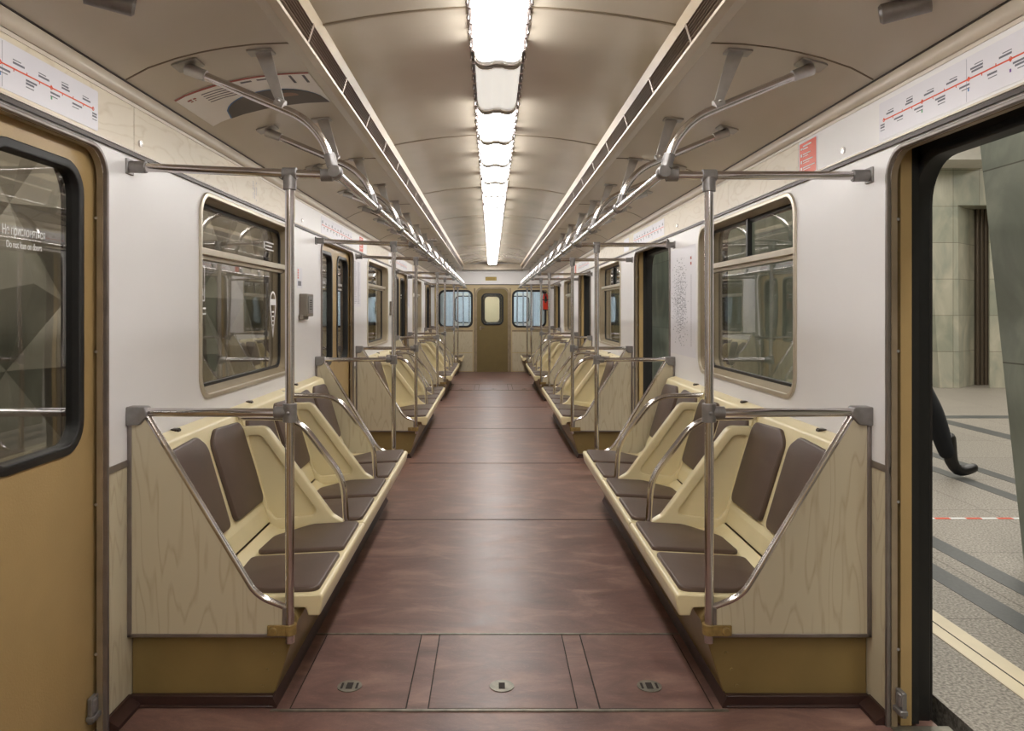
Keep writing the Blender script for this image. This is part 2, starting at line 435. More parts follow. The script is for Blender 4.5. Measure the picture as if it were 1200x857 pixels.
def hatch_row(y0, y1, first):
    b = NB(); box(b, -.76, .76, y0-.006, y0+.006, 0, .004); trim(b, M['strip'])
    b = NB(); box(b, -.76, .76, y1-.006, y1+.006, 0, .004); trim(b, M['strip'])
    where = 'at the near end of the aisle' if first else 'far down the aisle'
    for xa, xb, nm in ((-.70, -.31, 'left'), (-.24, .262, 'middle'), (.333, .715, 'right')):
        r = root('floor_hatch', ((xa+xb)/2, (y0+y1)/2, 0), 'brown-red floor hatch with metal lock, %s one %s' % (nm, where), 'floor hatch', 'floor hatches '+where)
        b = NB(); box(b, xa+.004, xb-.004, y0+.012, y1-.012, 0, .0032)
        fin('hatch_lid', b, M['hatch'], r, bevel=.001)
        b = plate([[(xa, y0+.008), (xb, y0+.008), (xb, y1-.008), (xa, y1-.008)], [(xa+.006, y0+.014), (xb-.006, y0+.014), (xb-.006, y1-.014), (xa+.006, y1-.014)]], 0, .0026, lambda u, v, w: (u, v, w))
        fin('hatch_gap', b, M['groove'], r)
        cx = {'left': -.527, 'middle': 0.01, 'right': .53}[nm]; cy = y0+.16
        lo = NB(); cyl(lo, (cx, cy, 0), (cx, cy, .0055), .043, 28); l = fin('lock', lo, M['strip'], r)
        lo = NB(); box(lo, cx-.011, cx+.011, cy-.022, cy+.022, .004, .0062); fin('keyhole', lo, M['groove'], l)
        if nm != 'middle':
            s = -1 if nm == 'left' else 1
            for q in (-1, 1):
                lo = NB(); box(lo, cx+q*.026-.004, cx+q*.026+.004, cy-.02, cy+.02, .004, .006); fin('slot', lo, M['groove'], l)
hatch_row(2.54, 3.14, True)
hatch_row(12.7, 13.7, False)
for y in (4.86, 6.65, 8.6, 10.5):
    b = NB(); box(b, -.74, .74, y-.004, y+.004, 0, .0015); trim(b, M['groove'])

# ------------------------------------------------------------------ side walls
def notch(y0, y1, zt, r, zb, n=8):
    """up the near jamb, over the rounded head and down the far jamb"""
    return fillet([(y0, zb), (y0, zt, r), (y1, zt, r), (y1, zb)], closed=False, n=n)

HEADERS = {-1: [(YB, 2.6, 'woodh'), (2.6, 4.74, 'woodh'), (4.74, 7.47, 'headwhite'), (7.47, 9.06, 'woodh'), (9.06, 11.8, 'headwhite'), (11.8, 13.4, 'woodh'), (13.4, YE, 'headwhite')],
           1: [(YB, .6, 'headwhite'), (.6, 3.16, 'headwhite'), (3.16, 4.1, 'woodh'), (4.1, 7.47, 'woodh'), (7.47, 9.06, 'woodh'), (9.06, 11.8, 'headwhite'), (11.8, 13.4, 'woodh'), (13.4, YE, 'headwhite')]}
dn = [0]; wn = [0]
for s in (-1, 1):
    S = SIDE[s]; DOORS = DO[s]
    F = lambda u, v, w, s=s: (s*w, u, v)             # (y,z,|x|)
    X = lambda x, y, z, s=s: (s*x, y, z)
    # white upper panel with door notches and window holes
    out = [(YB, .82)]
    for a, b_ in DOORS: out += notch(a, b_, DTOP, .085, .82)
    out += [(YE, .82), (YE, 1.858), (YB, 1.858)]
    holes = [rrect(a, WZ0, b_, WZ1, .095, n=7) for a, b_ in WINS]
    fin('wall_'+S, plate([out]+holes, XW, XW+.012, F), M['white'], kind='structure')
    # lower laminate
    ys = [YB]+[q for d in DOORS for q in d]+[YE]
    b = NB()
    for i in range(0, len(ys), 2): box(b, s*XW, s*(XW+.012), ys[i], ys[i+1], 0, .816)
    fin('wall_'+S, b, M['wood'], kind='structure')
    # metal strip between them
    b = NB()
    for i in range(0, len(ys), 2): box(b, s*(XW-.004), s*XW, ys[i], ys[i+1], .808, .83)
    trim(b, M['edge'])
    # header panels
    for (a, b_, mm) in HEADERS[s]:
        b = NB(); box(b, s*(XW-.004), s*(XW+.01), a+.002, b_-.002, 1.866, 2.021); fin('wall_'+S, b, M[mm], kind='structure')
    # dark groove trim and cornice mouldings
    b = NB(); box(b, s*(XW-.010), s*(XW+.01), YB, YE, 1.852, 1.864); trim(b, M['darktrim'])
    b = NB(); box(b, s*(XW-.011), s*(XW+.01), YB, YE, 1.866, 1.872); trim(b, M['paletrim'])
    b = extr([(1.262, 2.034), (1.236, 2.034), (1.228, 2.042), (1.224, 2.056), (1.226, 2.078), (1.262, 2.080)], YB, YE, X); trim(b, M['paletrim'])
    b = extr([(1.262, 2.021), (1.238, 2.021), (1.236, 2.031), (1.262, 2.031)], YB, YE, X); trim(b, M['paletrim'])
    b = extr([(1.262, 2.079), (1.243, 2.079), (1.2235, 2.0795), (1.2235, 2.0835), (1.262, 2.09)], YB, YE, X); trim(b, M['darktrim'])
    # outer body skin with the same openings
    out = [(YB, -.06)]
    for a, b_ in DOORS: out += notch(a-.045, b_+.045, DTOP-.008, .15, -.06)
    out += [(YE, -.06), (YE, 2.15), (YB, 2.15)]
    holes = [rrect(a+.035, WZ0+.02, b_-.035, WZ1-.012, .08, n=7) for a, b_ in WINS]
    fin('wall_'+S, plate([out]+holes, 1.345, 1.405, F), M['dark'], kind='structure')
    # screws in the header
    for y in (2.64, 4.9, 9.2) if s < 0 else (2.75, 5.2, 9.2):
        b = NB(); cyl(b, (s*(XW-.011), y, 1.905), (s*XW, y, 1.905), .0115, 14)
        c = fin('header_lock', b, M['chrome']); tag(c, 'round chrome key lock in the %s header panel, %s' % (S, {2.64: 'nearest the camera', 2.75: 'nearest the camera', 4.9: 'just before the second door', 5.2: 'just before the second door'}.get(y, 'farther down the car')), 'lock')
    # baseboards: along the wall by the doors, across the bench ends
    b = NB()
    for i, (a, c) in enumerate(BENCH):
        prof = [(1.245, 0), (1.205, 0), (1.205, .012), (1.232, .03), (1.236, .04), (1.245, .04)]
        extr(prof, (DOORS[i][1]+.012), a-.0, X, b)
        if i < 3: extr(prof, c, DOORS[i+1][0]-.012, X, b)
    fin('baseboard_'+S, b, M['rubberbrown'], kind='structure')
    # ---- windows
    for k, (a, b_) in enumerate(WINS):
        wn[0] += 1
        w = root('window_%d' % wn[0], (s*XW, (a+b_)/2, WZ0), 'aluminium framed car window in the %s wall above the %s bench' % (S, ORD[k]), 'window', kind='structure')
        fr = plate([rrect(a-.014, WZ0-.014, b_+.014, WZ1+.014, .105, 7), rrect(a+.006, WZ0+.006, b_-.006, WZ1-.006, .09, 7)], XW-.010, XW+.006, F, bevel=.003)
        fin('outer_frame', fr, M['alum'], w)
        o = rrect(a+.004, WZ0+.004, b_-.004, WZ1-.004, .092, 7); i_ = rrect(a+.045, WZ0+.025, b_-.045, WZ1-.018, .07, 7); i2 = rrect(a+.047, WZ0+.027, b_-.047, WZ1-.020, .07, 7)
        bb = NB(); loft(bb, [X(XW, u, v) for u, v in o], [X(1.292, u, v) for u, v in i_]); loft(bb, [X(1.292, u, v) for u, v in i_], [X(1.345, u, v) for u, v in i2])
        bmesh.ops.remove_doubles(bb, verts=bb.verts[:], dist=1e-5)
        fin('reveal', bb, M['reveal'], w)
        zt = 1.565
        fin('rubber_seal', plate([rrect(a+.042, WZ0+.022, b_-.042, zt, (.07, .07, .01, .01)), rrect(a+.060, WZ0+.040, b_-.060, zt-.012, (.055, .055, .01, .01))], 1.300, 1.312, F, bevel=.002), M['black'], w)
        fin('rubber_seal', plate([rrect(a+.042, zt+.03, b_-.042, WZ1-.016, (.01, .01, .07, .07)), rrect(a+.060, zt+.045, b_-.060, WZ1-.034, (.01, .01, .055, .055))], 1.300, 1.312, F, bevel=.002), M['black'], w)
        bb = NB(); box(bb, s*1.262, s*1.31, a+.03, b_-.03, zt+.006, zt+.036); box(bb, s*1.285, s*1.315, a+.03, b_-.03, zt-.012, zt+.006)
        fin('transom', bb, M['alum'], w, bevel=.003)
        if s > 0:
            bb = NB(); box(bb, s*1.29, s*1.314, (a+b_)/2+.0, (a+b_)/2+.022, zt+.036, WZ1-.02); fin('mullion', bb, M['black'], w)
        g = M['glass'] if s < 0 else M['glassr']
        fin('lower_pane', plate([rrect(a+.05, WZ0+.03, b_-.05, zt, .06)], 1.308, 1.311, F), g, w, smooth=0)
        fin('upper_pane', plate([rrect(a+.05, zt+.03, b_-.05, WZ1-.025, .06)], 1.308, 1.311, F), g, w, smooth=0)
    # ---- doors
    for k, (a, b_) in enumerate(DOORS):
        dn[0] += 1; cy = (a+b_)/2
        d = root('door_%d' % dn[0], (s*1.30, cy, 0), '%s sliding double doors, %s doorway on the %s side' % ('closed ochre' if s < 0 else 'open', ORD[k], S), 'door', kind='structure')
        o = notch(a-.013, b_+.013, DTOP+.013, .098, 0); i_ = notch(a, b_, DTOP, .085, 0)
        fin('portal_frame', plate([o+i_[::-1]], XW-.012, XW+.008, F, bevel=.003), M['edge'], d)
        i2 = notch(a+.003, b_-.003, DTOP-.003, .083, 0)
        fin('jamb', plate([i_+i2[::-1]], XW+.002, 1.266, F), M['jamb'], d)
        # screws down the jamb
        for z in (.25, .72, 1.2, 1.62):
            bb = NB(); cyl(bb, (s*1.268, b_-.0045, z), (s*1.268, b_-.002, z), .005, 8); fin('screw', bb, M['steel'], d)
        # outer opening lining
        o = notch(a-.06, b_+.06, DTOP+.005, .155, -.02); i_ = notch(a-.040, b_+.040, DTOP-.022, .15, -.02)
        fin('outer_rubber', plate([o+i_[::-1]], 1.338, 1.395, F, bevel=.003), M['black'], d)
        bb = NB(); box(bb, s*1.245, s*1.43, a, b_, -.03, .004); fin('sill', bb, M['strip'], d)
        if s < 0: leaves = [(a-.04, cy-.002, 1), (cy+.002, b_+.04, -1)]
        else: leaves = [(a-.64, a-.002, 1), (b_+.002, b_+.64, -1)]
        for (l0, l1, dirn) in leaves:
            m0 = .11 if dirn < 0 else .11+.0; 
            if dirn > 0: w0, w1 = l0+.04+.075, l1-.10
            else: w0, w1 = l0+.10, l1-.04-.075
            lf = fin('door_leaf', plate([[(l0, .005), (l1, .005), (l1, 1.87), (l0, 1.87)], rrect(w0, .915, w1, 1.765, .085, 7)], 1.279, 1.314, F), M['ochre'], d)
            fin('window_seal', plate([rrect(w0-.012, .903, w1+.012, 1.777, .097, 7), rrect(w0+.016, .931, w1-.016, 1.749, .07, 7)], 1.271, 1.318, F, bevel=.004), M['black'], lf)
            fin('window_pane', plate([rrect(w0, .915, w1, 1.765, .085, 7)], 1.293, 1.296, F), M['glass'] if s < 0 else M['glassr'], lf, smooth=0)
            ye = l1 if dirn > 0 else l0
            bb = NB(); box(bb, *((s*1.284, s*1.318, ye-.010 if dirn > 0 else ye-.001, ye+.001 if dirn > 0 else ye+.010) if s < 0 else (1.3145, 1.337, min(ye, ye-.03*dirn), max(ye, ye-.03*dirn))), .01, 1.87); fin('edge_rubber', bb, M['black'], lf)
            if k == 0 or s < 0:
                yc = (w0+w1)/2-.032
                for body, sz, z in (('Не прислоняться', .035, 1.530), ('Do not lean on doors', .027, 1.496)):
                    TX = lambda u, v, w, s=s, yc=yc, z=z: (s*(1.2925-w), yc+(u if s < 0 else -u)*.66, z+v)
                    fin('warning_lettering', text_bm(body, sz, TX), M['whiteink'], lf, smooth=0)
        bb = NB(); box(bb, s*1.25, s*1.276, b_-.05, b_-.0, .06, .075); tube(bb, [(s*1.262, b_-.03, .085), (s*1.262, b_-.03, .125)], .012, 12); box(bb, s*1.258, s*1.274, b_-.045, b_-.004, .05, .13)
        fin('door_stop', bb, M['castgrey'], d, bevel=.003)

# ------------------------------------------------------------------ ceiling
SIDEP = [(1.262, 2.072), (1.225, 2.084), (1.15, 2.124), (1.06, 2.155), (.98, 2.175), (.90, 2.19), (.80, 2.202), (.68, 2.207)]
def ceil_z(x):
    p = SIDEP
    for (x0, z0), (x1, z1) in zip(p, p[1:]):
        if x1 <= x <= x0: return z0+(z1-z0)*(x0-x)/(x0-x1)
    return 2.2
CEN = [(.60-.05*i, 2.300+.062*(1-(abs(.60-.05*i)/.60)**2)) for i in range(25)]
for s in (-1, 1):
    X = lambda x, y, z, s=s: (s*x, y, z); S = SIDE[s]
    prof = SIDEP+[(u, v+.012) for u, v in SIDEP[::-1]]
    fin('ceiling', extr(prof, YB, YE, X), M['ceil'], kind='structure', smooth=30)
    trim(extr([(.695, 2.2065), (.69, 2.2035), (.652, 2.1955), (.652, 2.2), (.69, 2.215)], YB, YE, X), M['ceil'])
    trim(extr([(.656, 2.1955), (.626, 2.1955), (.624, 2.204), (.632, 2.21), (.656, 2.21)], YB, YE, X), M['lip'])
    trim(extr([(.622, 2.262), (.611, 2.262), (.599, 2.296), (.597, 2.303), (.604, 2.306), (.622, 2.29)], YB, YE, X), M['ledge'])
    fin('ceiling', extr([(.66, 2.2), (.655, 2.31), (.60, 2.31), (.60, 2.305), (.645, 2.30), (.648, 2.2)], YB, YE, X), M['dark'], kind='structure')
    # louvred grilles
    g0 = 2.5-.58*4
    first = None
    n = 0
    for i in range(27):
        y = g0+.58*i
        if y+.58 > YE: break
        vis = y+.58 > 2.15
        if not vis and y < -1: continue
        lab = 'long slatted metal ventilation grille beside the %s ceiling panel, %s from the camera' % (S, ORD[n] if vis else 'out of frame overhead')
        if not vis: lab = 'slatted metal ventilation grille overhead on the %s side, nearer than the picture shows' % S
        if first is None:
            first = root('ventilation_grille', (s*.63, y+.29, 2.2), lab, 'ventilation grille', 'ventilation grilles on the %s side of the ceiling' % S)
            for q in range(6):
                f = q/5; cx, cz = .6235-.013*f, 2.212+.046*f
                bb = extr([(cx-.004, cz+.001), (cx+.012, cz+.0045), (cx+.012, cz+.0065), (cx-.004, cz+.0035)], y+.012, y+.568, X); fin('slat', bb, M['slat'], first)
            bb = extr([(.635, 2.205), (.6245, 2.206), (.606, 2.265), (.62, 2.27)], y-.008, y+.010, X); fin('divider', bb, M['slat'], first)
            o = first; y_first = y
        else: o = dup(first, y-y_first, lab)
        if vis: n += 1
fin('ceiling', extr(CEN+[(u, v+.012) for u, v in CEN[::-1]], YB, YE, lambda x, y, z: (x, y, z)), M['ceilc'], kind='structure', smooth=30)
for k in range(8):
    y = 2.60+1.9*k
    if y > YE: break
    trim(extr([(u, v-.0025) for u, v in CEN]+[(u, v+.002) for u, v in CEN[::-1]], y-.008, y+.008, lambda x, y, z: (x, y, z)), M['seam'])
    for s in (-1, 1):
        P = [p for p in SIDEP if .69 < p[0] < 1.23]; P = [(1.222, 2.086)]+P[1:]+[(.69, 2.2055)]
        trim(extr([(u, v-.002) for u, v in P]+[(u, v+.002) for u, v in P[::-1]], y-.10, y-.092, lambda x, y, z, s=s: (s*x, y, z)), M['seam'])

# ------------------------------------------------------------------ central lamps
def lamp(y0):
    L = .655
    r = root('ceiling_lamp', (0, y0+L/2, 2.281))
    b = NB(); box(b, -.104, .104, y0, y0+L, 2.354, 2.366); fin('housing', b, M['edge'], r)
    for q in (-1, 1):
        b = NB(); box(b, q*.100, q*.106, y0, y0+L, 2.346, 2.356); fin('side_rail', b, M['darktrim'], r)
    half = [(0, 2.288), (.018, 2.288), (.024, 2.284), (.040, 2.281), (.060, 2.281), (.074, 2.286), (.086, 2.300), (.092, 2.330), (.094, 2.353)]
    prof = [(-x, z) for x, z in half[::-1]]+half[1:]
    fin('diffuser', extr(prof, y0+.03, y0+L-.045, lambda x, y, z: (x, y, z)), M['lamp'], r, smooth=60)
    for e, f_ in ((y0+.008, y0+.03), (y0+L-.045, y0+L-.010)):
        fin('end_cap', extr(prof, e, f_, lambda x, y, z: (x, y, z)), M['lampend'], r, smooth=60)
    for e, f_ in ((y0, y0+.008), (y0+L-.010, y0+L)):
        fin('end_rim', extr([(x*1.04, z-.003) for x, z in prof], e, f_, lambda x, y, z: (x, y, z)), M['lampclear'], r)
    for i in range(5):
        yy = y0+.05+i*.137
        for q in (-1, 1):
            b = NB(); box(b, q*.090, q*.106, yy, yy+.014, 2.318, 2.352); box(b, q*.104, q*.112, yy-.003, yy+.018, 2.334, 2.357); fin('clip', b, M['chrome'], r, bevel=.002)
    return r
P0 = .935; l0 = None; n = 0
for k in range(-4, 23):
    y0 = P0+.69*k
    if y0+.655 > YE-.05: break
    vis = y0+.655 > 2.35
    lab = 'lit fluted ceiling lamp in the central row, %s from the camera' % ORD[n] if vis else 'lit fluted ceiling lamp overhead, nearer than the picture shows'
    if l0 is None: l0 = lamp(y0); o = l0; ly = y0
    else: o = dup(l0, y0-ly)
    tag(o, lab, 'ceiling lamp', 'ceiling lamps in the central row' if vis else 'ceiling lamps nearer than the picture shows')
    if vis:
        if n == 1:
            for ch in o.children:
                if ch.name.startswith('diffuser'):
                    ch.data = ch.data.copy(); ch.data.materials[0] = M['lampdim']
            o['label'] = 'dimmer fluted ceiling lamp with greyish diffuser, second from the camera in the central row'
        n += 1

# ------------------------------------------------------------------ benches
def seat_unit(s, y0, y1, divider, label):
    """two-place seat: moulded pan and back, four cushions, and the side panel with its grab handle at the far edge"""
    X = lambda x, y, z: (s*x, y, z)
    yc = (y0+y1)/2
    r = root('double_seat', (s*.9, yc, .288), label, 'seat')
    pan = fillet([(.598, .364, .014), (.80, .355), (.975, .345, .02), (1.022, .372, .008), (1.034, .360), (1.0, .315), (.66, .315), (.652, .288, .006), (.612, .288, .010)], n=4)
    fin('seat_pan', extr(pan, y0+.003, y1-.003, X), M['cream'], r, bevel=.007)
    back = fillet([(1.026, .377, .004), (1.046, .44, .015), (1.062, .468, .01), (1.182, .862, .022), (1.241, .878), (1.241, .84), (1.21, .838), (1.09, .44), (1.06, .345)], n=4)
    bk = fin('back_shell', extr(back, y0+.003, y1-.003, X), M['cream'], r, bevel=.006)
    # cushions
    sw = (y1-y0)/2
    a = Vector((.60, .3645)); bvec = Vector((.98, .3450))-a; L = bvec.length; e = bvec/L; nrm = Vector((-e.y, e.x))
    for q in (-1, 1):
        def fs(u, v, w, q=q):
            p = a+e*u+nrm*w; return (s*p.x, yc+q*v, p.y)
        o = fillet([(.022, .028, .02), (.022, sw-.026, .03), (.225, sw-.03, .10), (.362, sw-.20, .08), (.372, .028, .03)], n=5)
        fin('seat_cushion', plate([o], -.004, .016, fs, bevel=.007), M['leather'], r)
    a2 = Vector((1.062, .468)); v2 = Vector((1.182, .862))-a2; L2 = v2.length; e2 = v2/L2; n2 = Vector((-e2.y, e2.x))
    for q in (-1, 1):
        def fb(u, v, w, q=q):
            p = a2+e2*v+n2*w; return (s*p.x, yc+q*u, p.y)
        o = fillet([(.034, .004, .03), (sw-.045, .004, .035), (sw-.03, .30, .2), (sw-.05, .375, .06), (.10, .388, .06), (.028, .34, .06)], n=5)
        fin('back_cushion', plate([o], -.004, .018, fb, bevel=.008), M['leather'], r)
    b = NB(); box(b, s*1.215, s*1.238, yc-.16, yc-.125, .872, .881); box(b, s*1.21, s*1.22, yc-.155, yc-.13, .868, .878); fin('hinge', b, M['darktrim'], r)
    if divider:
        y1 = y1-.022
        FX = lambda u, v, w: (s*u, y1+w, v)
        o = fillet([(1.172, .83, .0), (1.172, .803), (1.045, .806, .055), (.745, .405, .05), (.69, .372, .01), (.69, .352), (1.0, .340), (1.04, .385), (1.062, .468)], n=6)
        h = fillet([(1.128, .765, .012), (1.066, .765, .03), (.80, .408, .022), (1.0, .388, .03), (1.035, .43, .02)], n=5)
        b = plate([o, h], -.024, .024, FX, bevel=.007)
        plate([o], -.006, .006, FX, bm=b)
        fin('side_panel', b, M['cream'], r)
        b = NB(); tube(b, [X(1.215, y1, .846), X(.905, y1, .842, ) + (.19,), X(.698, y1, .570) + (.24,), X(.684, y1, .360)], .0145, 14)
        h_ = fin('grab_handle', b, M['chrome'], r)
        b = NB(); cyl(b, X(1.205, y1, .8457), X(1.225, y1, .8463), .026, 16); cyl(b, X(.684, y1, .356), X(.684, y1, .368), .022, 16); fin('handle_flange', b, M['castgrey'], h_)
    return r

def seat_base(s, y0, y1, label):
    X = lambda x, y, z: (s*x, y, z)
    r = root('seat_base', (s*1.0, (y0+y1)/2, 0), label, 'seat base')
    fin('casing', extr([(1.243, .0), (.77, .0), (.680, .285), (.70, .314), (1.243, .314)], y0+.02, y1-.02 if y1 < YE-.1 else y1, X), M['olive'], r, bevel=.004)
    b = NB()
    prof = [(.775, 0), (.745, 0), (.745, .008), (.757, .030), (.760, .042), (.757, .042)]
    extr(prof, y0-.012, y1+.012 if y1 < YE-.1 else y1, X, b)
    fin('skirting', b, M['rubberbrown'], r)
    Fy = [(y0-.014, y0+.02)]+([(y1-.02, y1+.014)] if y1 < YE-.1 else [])
    for i, (p, q) in enumerate(Fy):
        b = NB()
        if i == 0: box(b, s*.757, s*1.243, p, q, 0, .008); box(b, s*.757, s*1.243, p+.012, q, 0, .036)
        else: box(b, s*.757, s*1.243, p, q, 0, .008); box(b, s*.757, s*1.243, p, q-.012, 0, .036)
        fin('skirting', b, M['rubberbrown'], r, bevel=.003)
    for i in range(4):
        b = NB(); z = .06+i*.055; x = .70+(.285-z)*.316+.012
        cyl(b, X(x+.02, y0+.014, z), X(x+.02, y0+.022, z), .006, 8); fin('rivet', b, M['olive'], r)
    return r

def partition(s, y, label):
    FX = lambda u, v, w: (s*u, y+w, v)
    r = root('seat_partition', (s*.98, y, .238), label, 'partition')
    core = fillet([(1.237, .242), (.722, .242), (.722, .335), (.815, .368, .24), (1.188, .978), (1.237, .978)], n=8)
    fin('panel', plate([core], -.009, .009, FX), M['wood'], r, smooth=0)
    b = NB(); tube(b, [(s*.700, y, .3325), (s*.722, y, .3345), (s*.815, y, .370, .24), (s*1.187, y, .982)], .0115, 12, n=8); fin('edge_tube', b, M['chrome'], r)
    b = NB(); box(b, s*.715, s*1.243, y-.013, y+.013, .236, .248); fin('bottom_trim', b, M['edge'], r, bevel=.002)
    b = NB(); box(b, s*1.230, s*1.2445, y-.013, y+.013, .236, .965); fin('wall_trim', b, M['edge'], r, bevel=.002)
    b = NB(); box(b, s*.714, s*.726, y-.013, y+.013, .248, .335); fin('front_trim', b, M['edge'], r, bevel=.002)
    o = fillet([(1.2445, 1.008, .004), (1.18, 1.008, .01), (1.176, .975, .012), (1.20, .948, .01), (1.2445, .945, .004)], n=4)
    fin('corner_bracket', plate([o], -.024, .024, FX, bevel=.004), M['castgrey'], r)
    b = NB(); tube(b, [(s*1.19, y, .988), (s*.704, y, .986)], .0145, 14); fin('handrail', b, M['chrome'], r)
    return r

def pole(s, y, label, zt):
    r = root('grab_pole', (s*.704, y, .225), label, 'grab pole')
    b = NB(); cyl(b, (s*.704, y, .215), (s*.704, y, zt), .0152, 18); fin('pole', b, M['chrome'], r)
    b = NB(); cyl(b, (s*.704, y, .955), (s*.704, y, 1.018), .0235, 18); cyl(b, (s*.704, y, .987), (s*.755, y, .987), .021, 16); ball(b, (s*.704, y-.022, .987), .007, 8)
    fin('handrail_joint', b, M['castgrey'], r, bevel=.002)
    b = NB(); cyl(b, (s*.704, y, .243), (s*.704, y, .278), .023, 18); box(b, s*.70, s*.775, y-.020, y-.010, .243, .278); cyl(b, (s*.755, y-.03, .260), (s*.755, y-.018, .260), .014, 14)
    fin('clamp', b, M['clamp'], r, bevel=.002)
    b = NB(); cyl(b, (s*.704, y, zt-.055), (s*.704, y, zt-.006), .0215, 18); cyl(b, (s*.680, y, zt), (s*.728, y, zt), .0205, 18); fin('top_joint', b, M['castgrey'], r, bevel=.002)
    return r

def crossbar(s, y, label):
    r = root('cross_bar', (s*XW, y, 1.79), label, 'cross bar')
    zw = 1.812 if s < 0 else 1.783; zn = 1.784
    b = NB(); cyl(b, (s*1.235, y, zw), (s*.56, y, zn), .0145, 16); fin('bar', b, M['chrome'], r)
    b = NB(); box(b, s*1.238, s*1.2455, y-.025, y+.025, zw-.026, zw+.026); cyl(b, (s*1.24, y, zw), (s*1.185, y, zw-.001), .0205, 16); fin('wall_mount', b, M['castgrey'], r, bevel=.002)
    b = NB(); cyl(b, (s*.598, y, zn), (s*.56, y, zn), .021, 16); fin('rail_joint', b, M['castgrey'], r)
    return r

BN = ['first', 'second', 'third', 'short farthest']
protos = {}
for s in (-1, 1):
    S = SIDE[s]
    zt = 1.789 if s < 0 else 1.783
    for k, (a, c) in enumerate(BENCH):
        y0, y1 = a+.035, c-.045
        n = 3 if k < 3 else 1
        if k == 3: y1 = YE-.03; y0 = a+.04
        w = (y1-y0)/n
        for i in range(n):
            pos = ('front', 'middle', 'rear')[i] if n == 3 else 'only'
            desc = {'front': 'nearest pair of the bench, with raised side panel and curved grab handle', 'middle': 'middle pair of the bench, with side panel and curved grab handle',
                    'rear': 'farthest pair of the bench, without side panel', 'only': 'short pair'}[pos]
            if n == 3: lab = 'cream two-place seat with brown cushions, %s pair on the %s %s bench' % ({'front': 'nearest', 'middle': 'middle', 'rear': 'farthest'}[pos], BN[k], S)
            else: lab = 'single cream two-place seat against the end wall on the %s side' % S
            key = (s, pos)
            if key not in protos: protos[key] = seat_unit(s, y0+w*i, y0+w*(i+1), pos in ('front', 'middle'), lab); protos[key]['group'] = 'two-place seats along the walls'
            else: dup(protos[key], PER*k, lab)
        lab = 'olive casing under the %s %s bench from the camera' % (BN[k], S)
        seat_base(s, a, c if k < 3 else YE, lab)
        ends = [(a, 'near')] + ([(c, 'far')] if k < 3 else [])
        for (y, e) in ends:
            where = '%s end of the %s %s bench' % (e, BN[k], S)
            for nm, fn, lb in (('part', partition, 'pale wood partition with slanted chrome edge at the '+where), ('pole', None, 'chrome grab pole at the '+where), ('bar', crossbar, 'horizontal chrome cross bar high above the '+where)):
                if (nm, s) not in protos:
                    o = pole(s, y, lb, zt) if nm == 'pole' else fn(s, y, lb)
                    protos[(nm, s)] = o
                    o['group'] = {'part': 'seat partitions', 'pole': 'grab poles', 'bar': 'cross bars'}[nm]+' of the benches'
                else: dup(protos[(nm, s)], y-a if (k, e) == (0, 'far') else y-B0, lb)

# ------------------------------------------------------------------ ceiling hand rails and their hangers
def hanger(s, y, label):
    X = lambda x, z, dy=0: (s*x, y+dy, z)
    r = root('rail_hanger', (s*.8, y, 1.8), label, 'rail hanger')
    b = NB(); tube(b, [X(1.015, 2.128), X(.603, 1.955) + (.235,), X(.556, 1.80)], .0145, 14, n=12)
    fin('arched_tube', b, M['chrome'], r)
    # end foot on the ceiling
    b = plate([fillet([(-.03, -.055, .008), (.03, -.055, .008), (.03, .055, .008), (-.03, .055, .008)])], 0, .006, lambda u, v, w: (s*(1.045+u*1.4), y+v*.75, ceil_z(1.045+u*1.4)-.001-w))
    tube(b, [X(1.05, 2.141), X(.985, 2.117)], [.021, .0185], 14)
    fin('ceiling_foot', b, M['steel'], r)
    b = plate([fillet([(-.04, -.03, .004), (.04, -.03, .004), (.04, .03, .004), (-.04, .03, .004)])], 0, .006, lambda u, v, w: (s*(.80+u*1.05), y+v, ceil_z(.80+u*1.05)-.001-w))
    FX = lambda u, v, w: (s*u, y+w, v)
    plate([[(.822, 2.20), (.768, 2.20), (.722, 2.035), (.728, 2.012), (.745, 2.018)]], -.004, .004, FX, bm=b)
    cyl(b, X(.752, 2.029), X(.722, 2.016), .0185, 14); ball(b, X(.737, 2.03, -.018), .006, 8)
    fin('strut', b, M['steel'], r)
    b = NB(); tube(b, [X(.572, 1.855), X(.560, 1.812)], .019, 14); ball(b, X(.55, 1.795), .024, 14); cyl(b, X(.55, 1.793, -.03), X(.55, 1.793, .03), .0195, 16)
    fin('rail_joint', b, M['castgrey'], r)
    return r
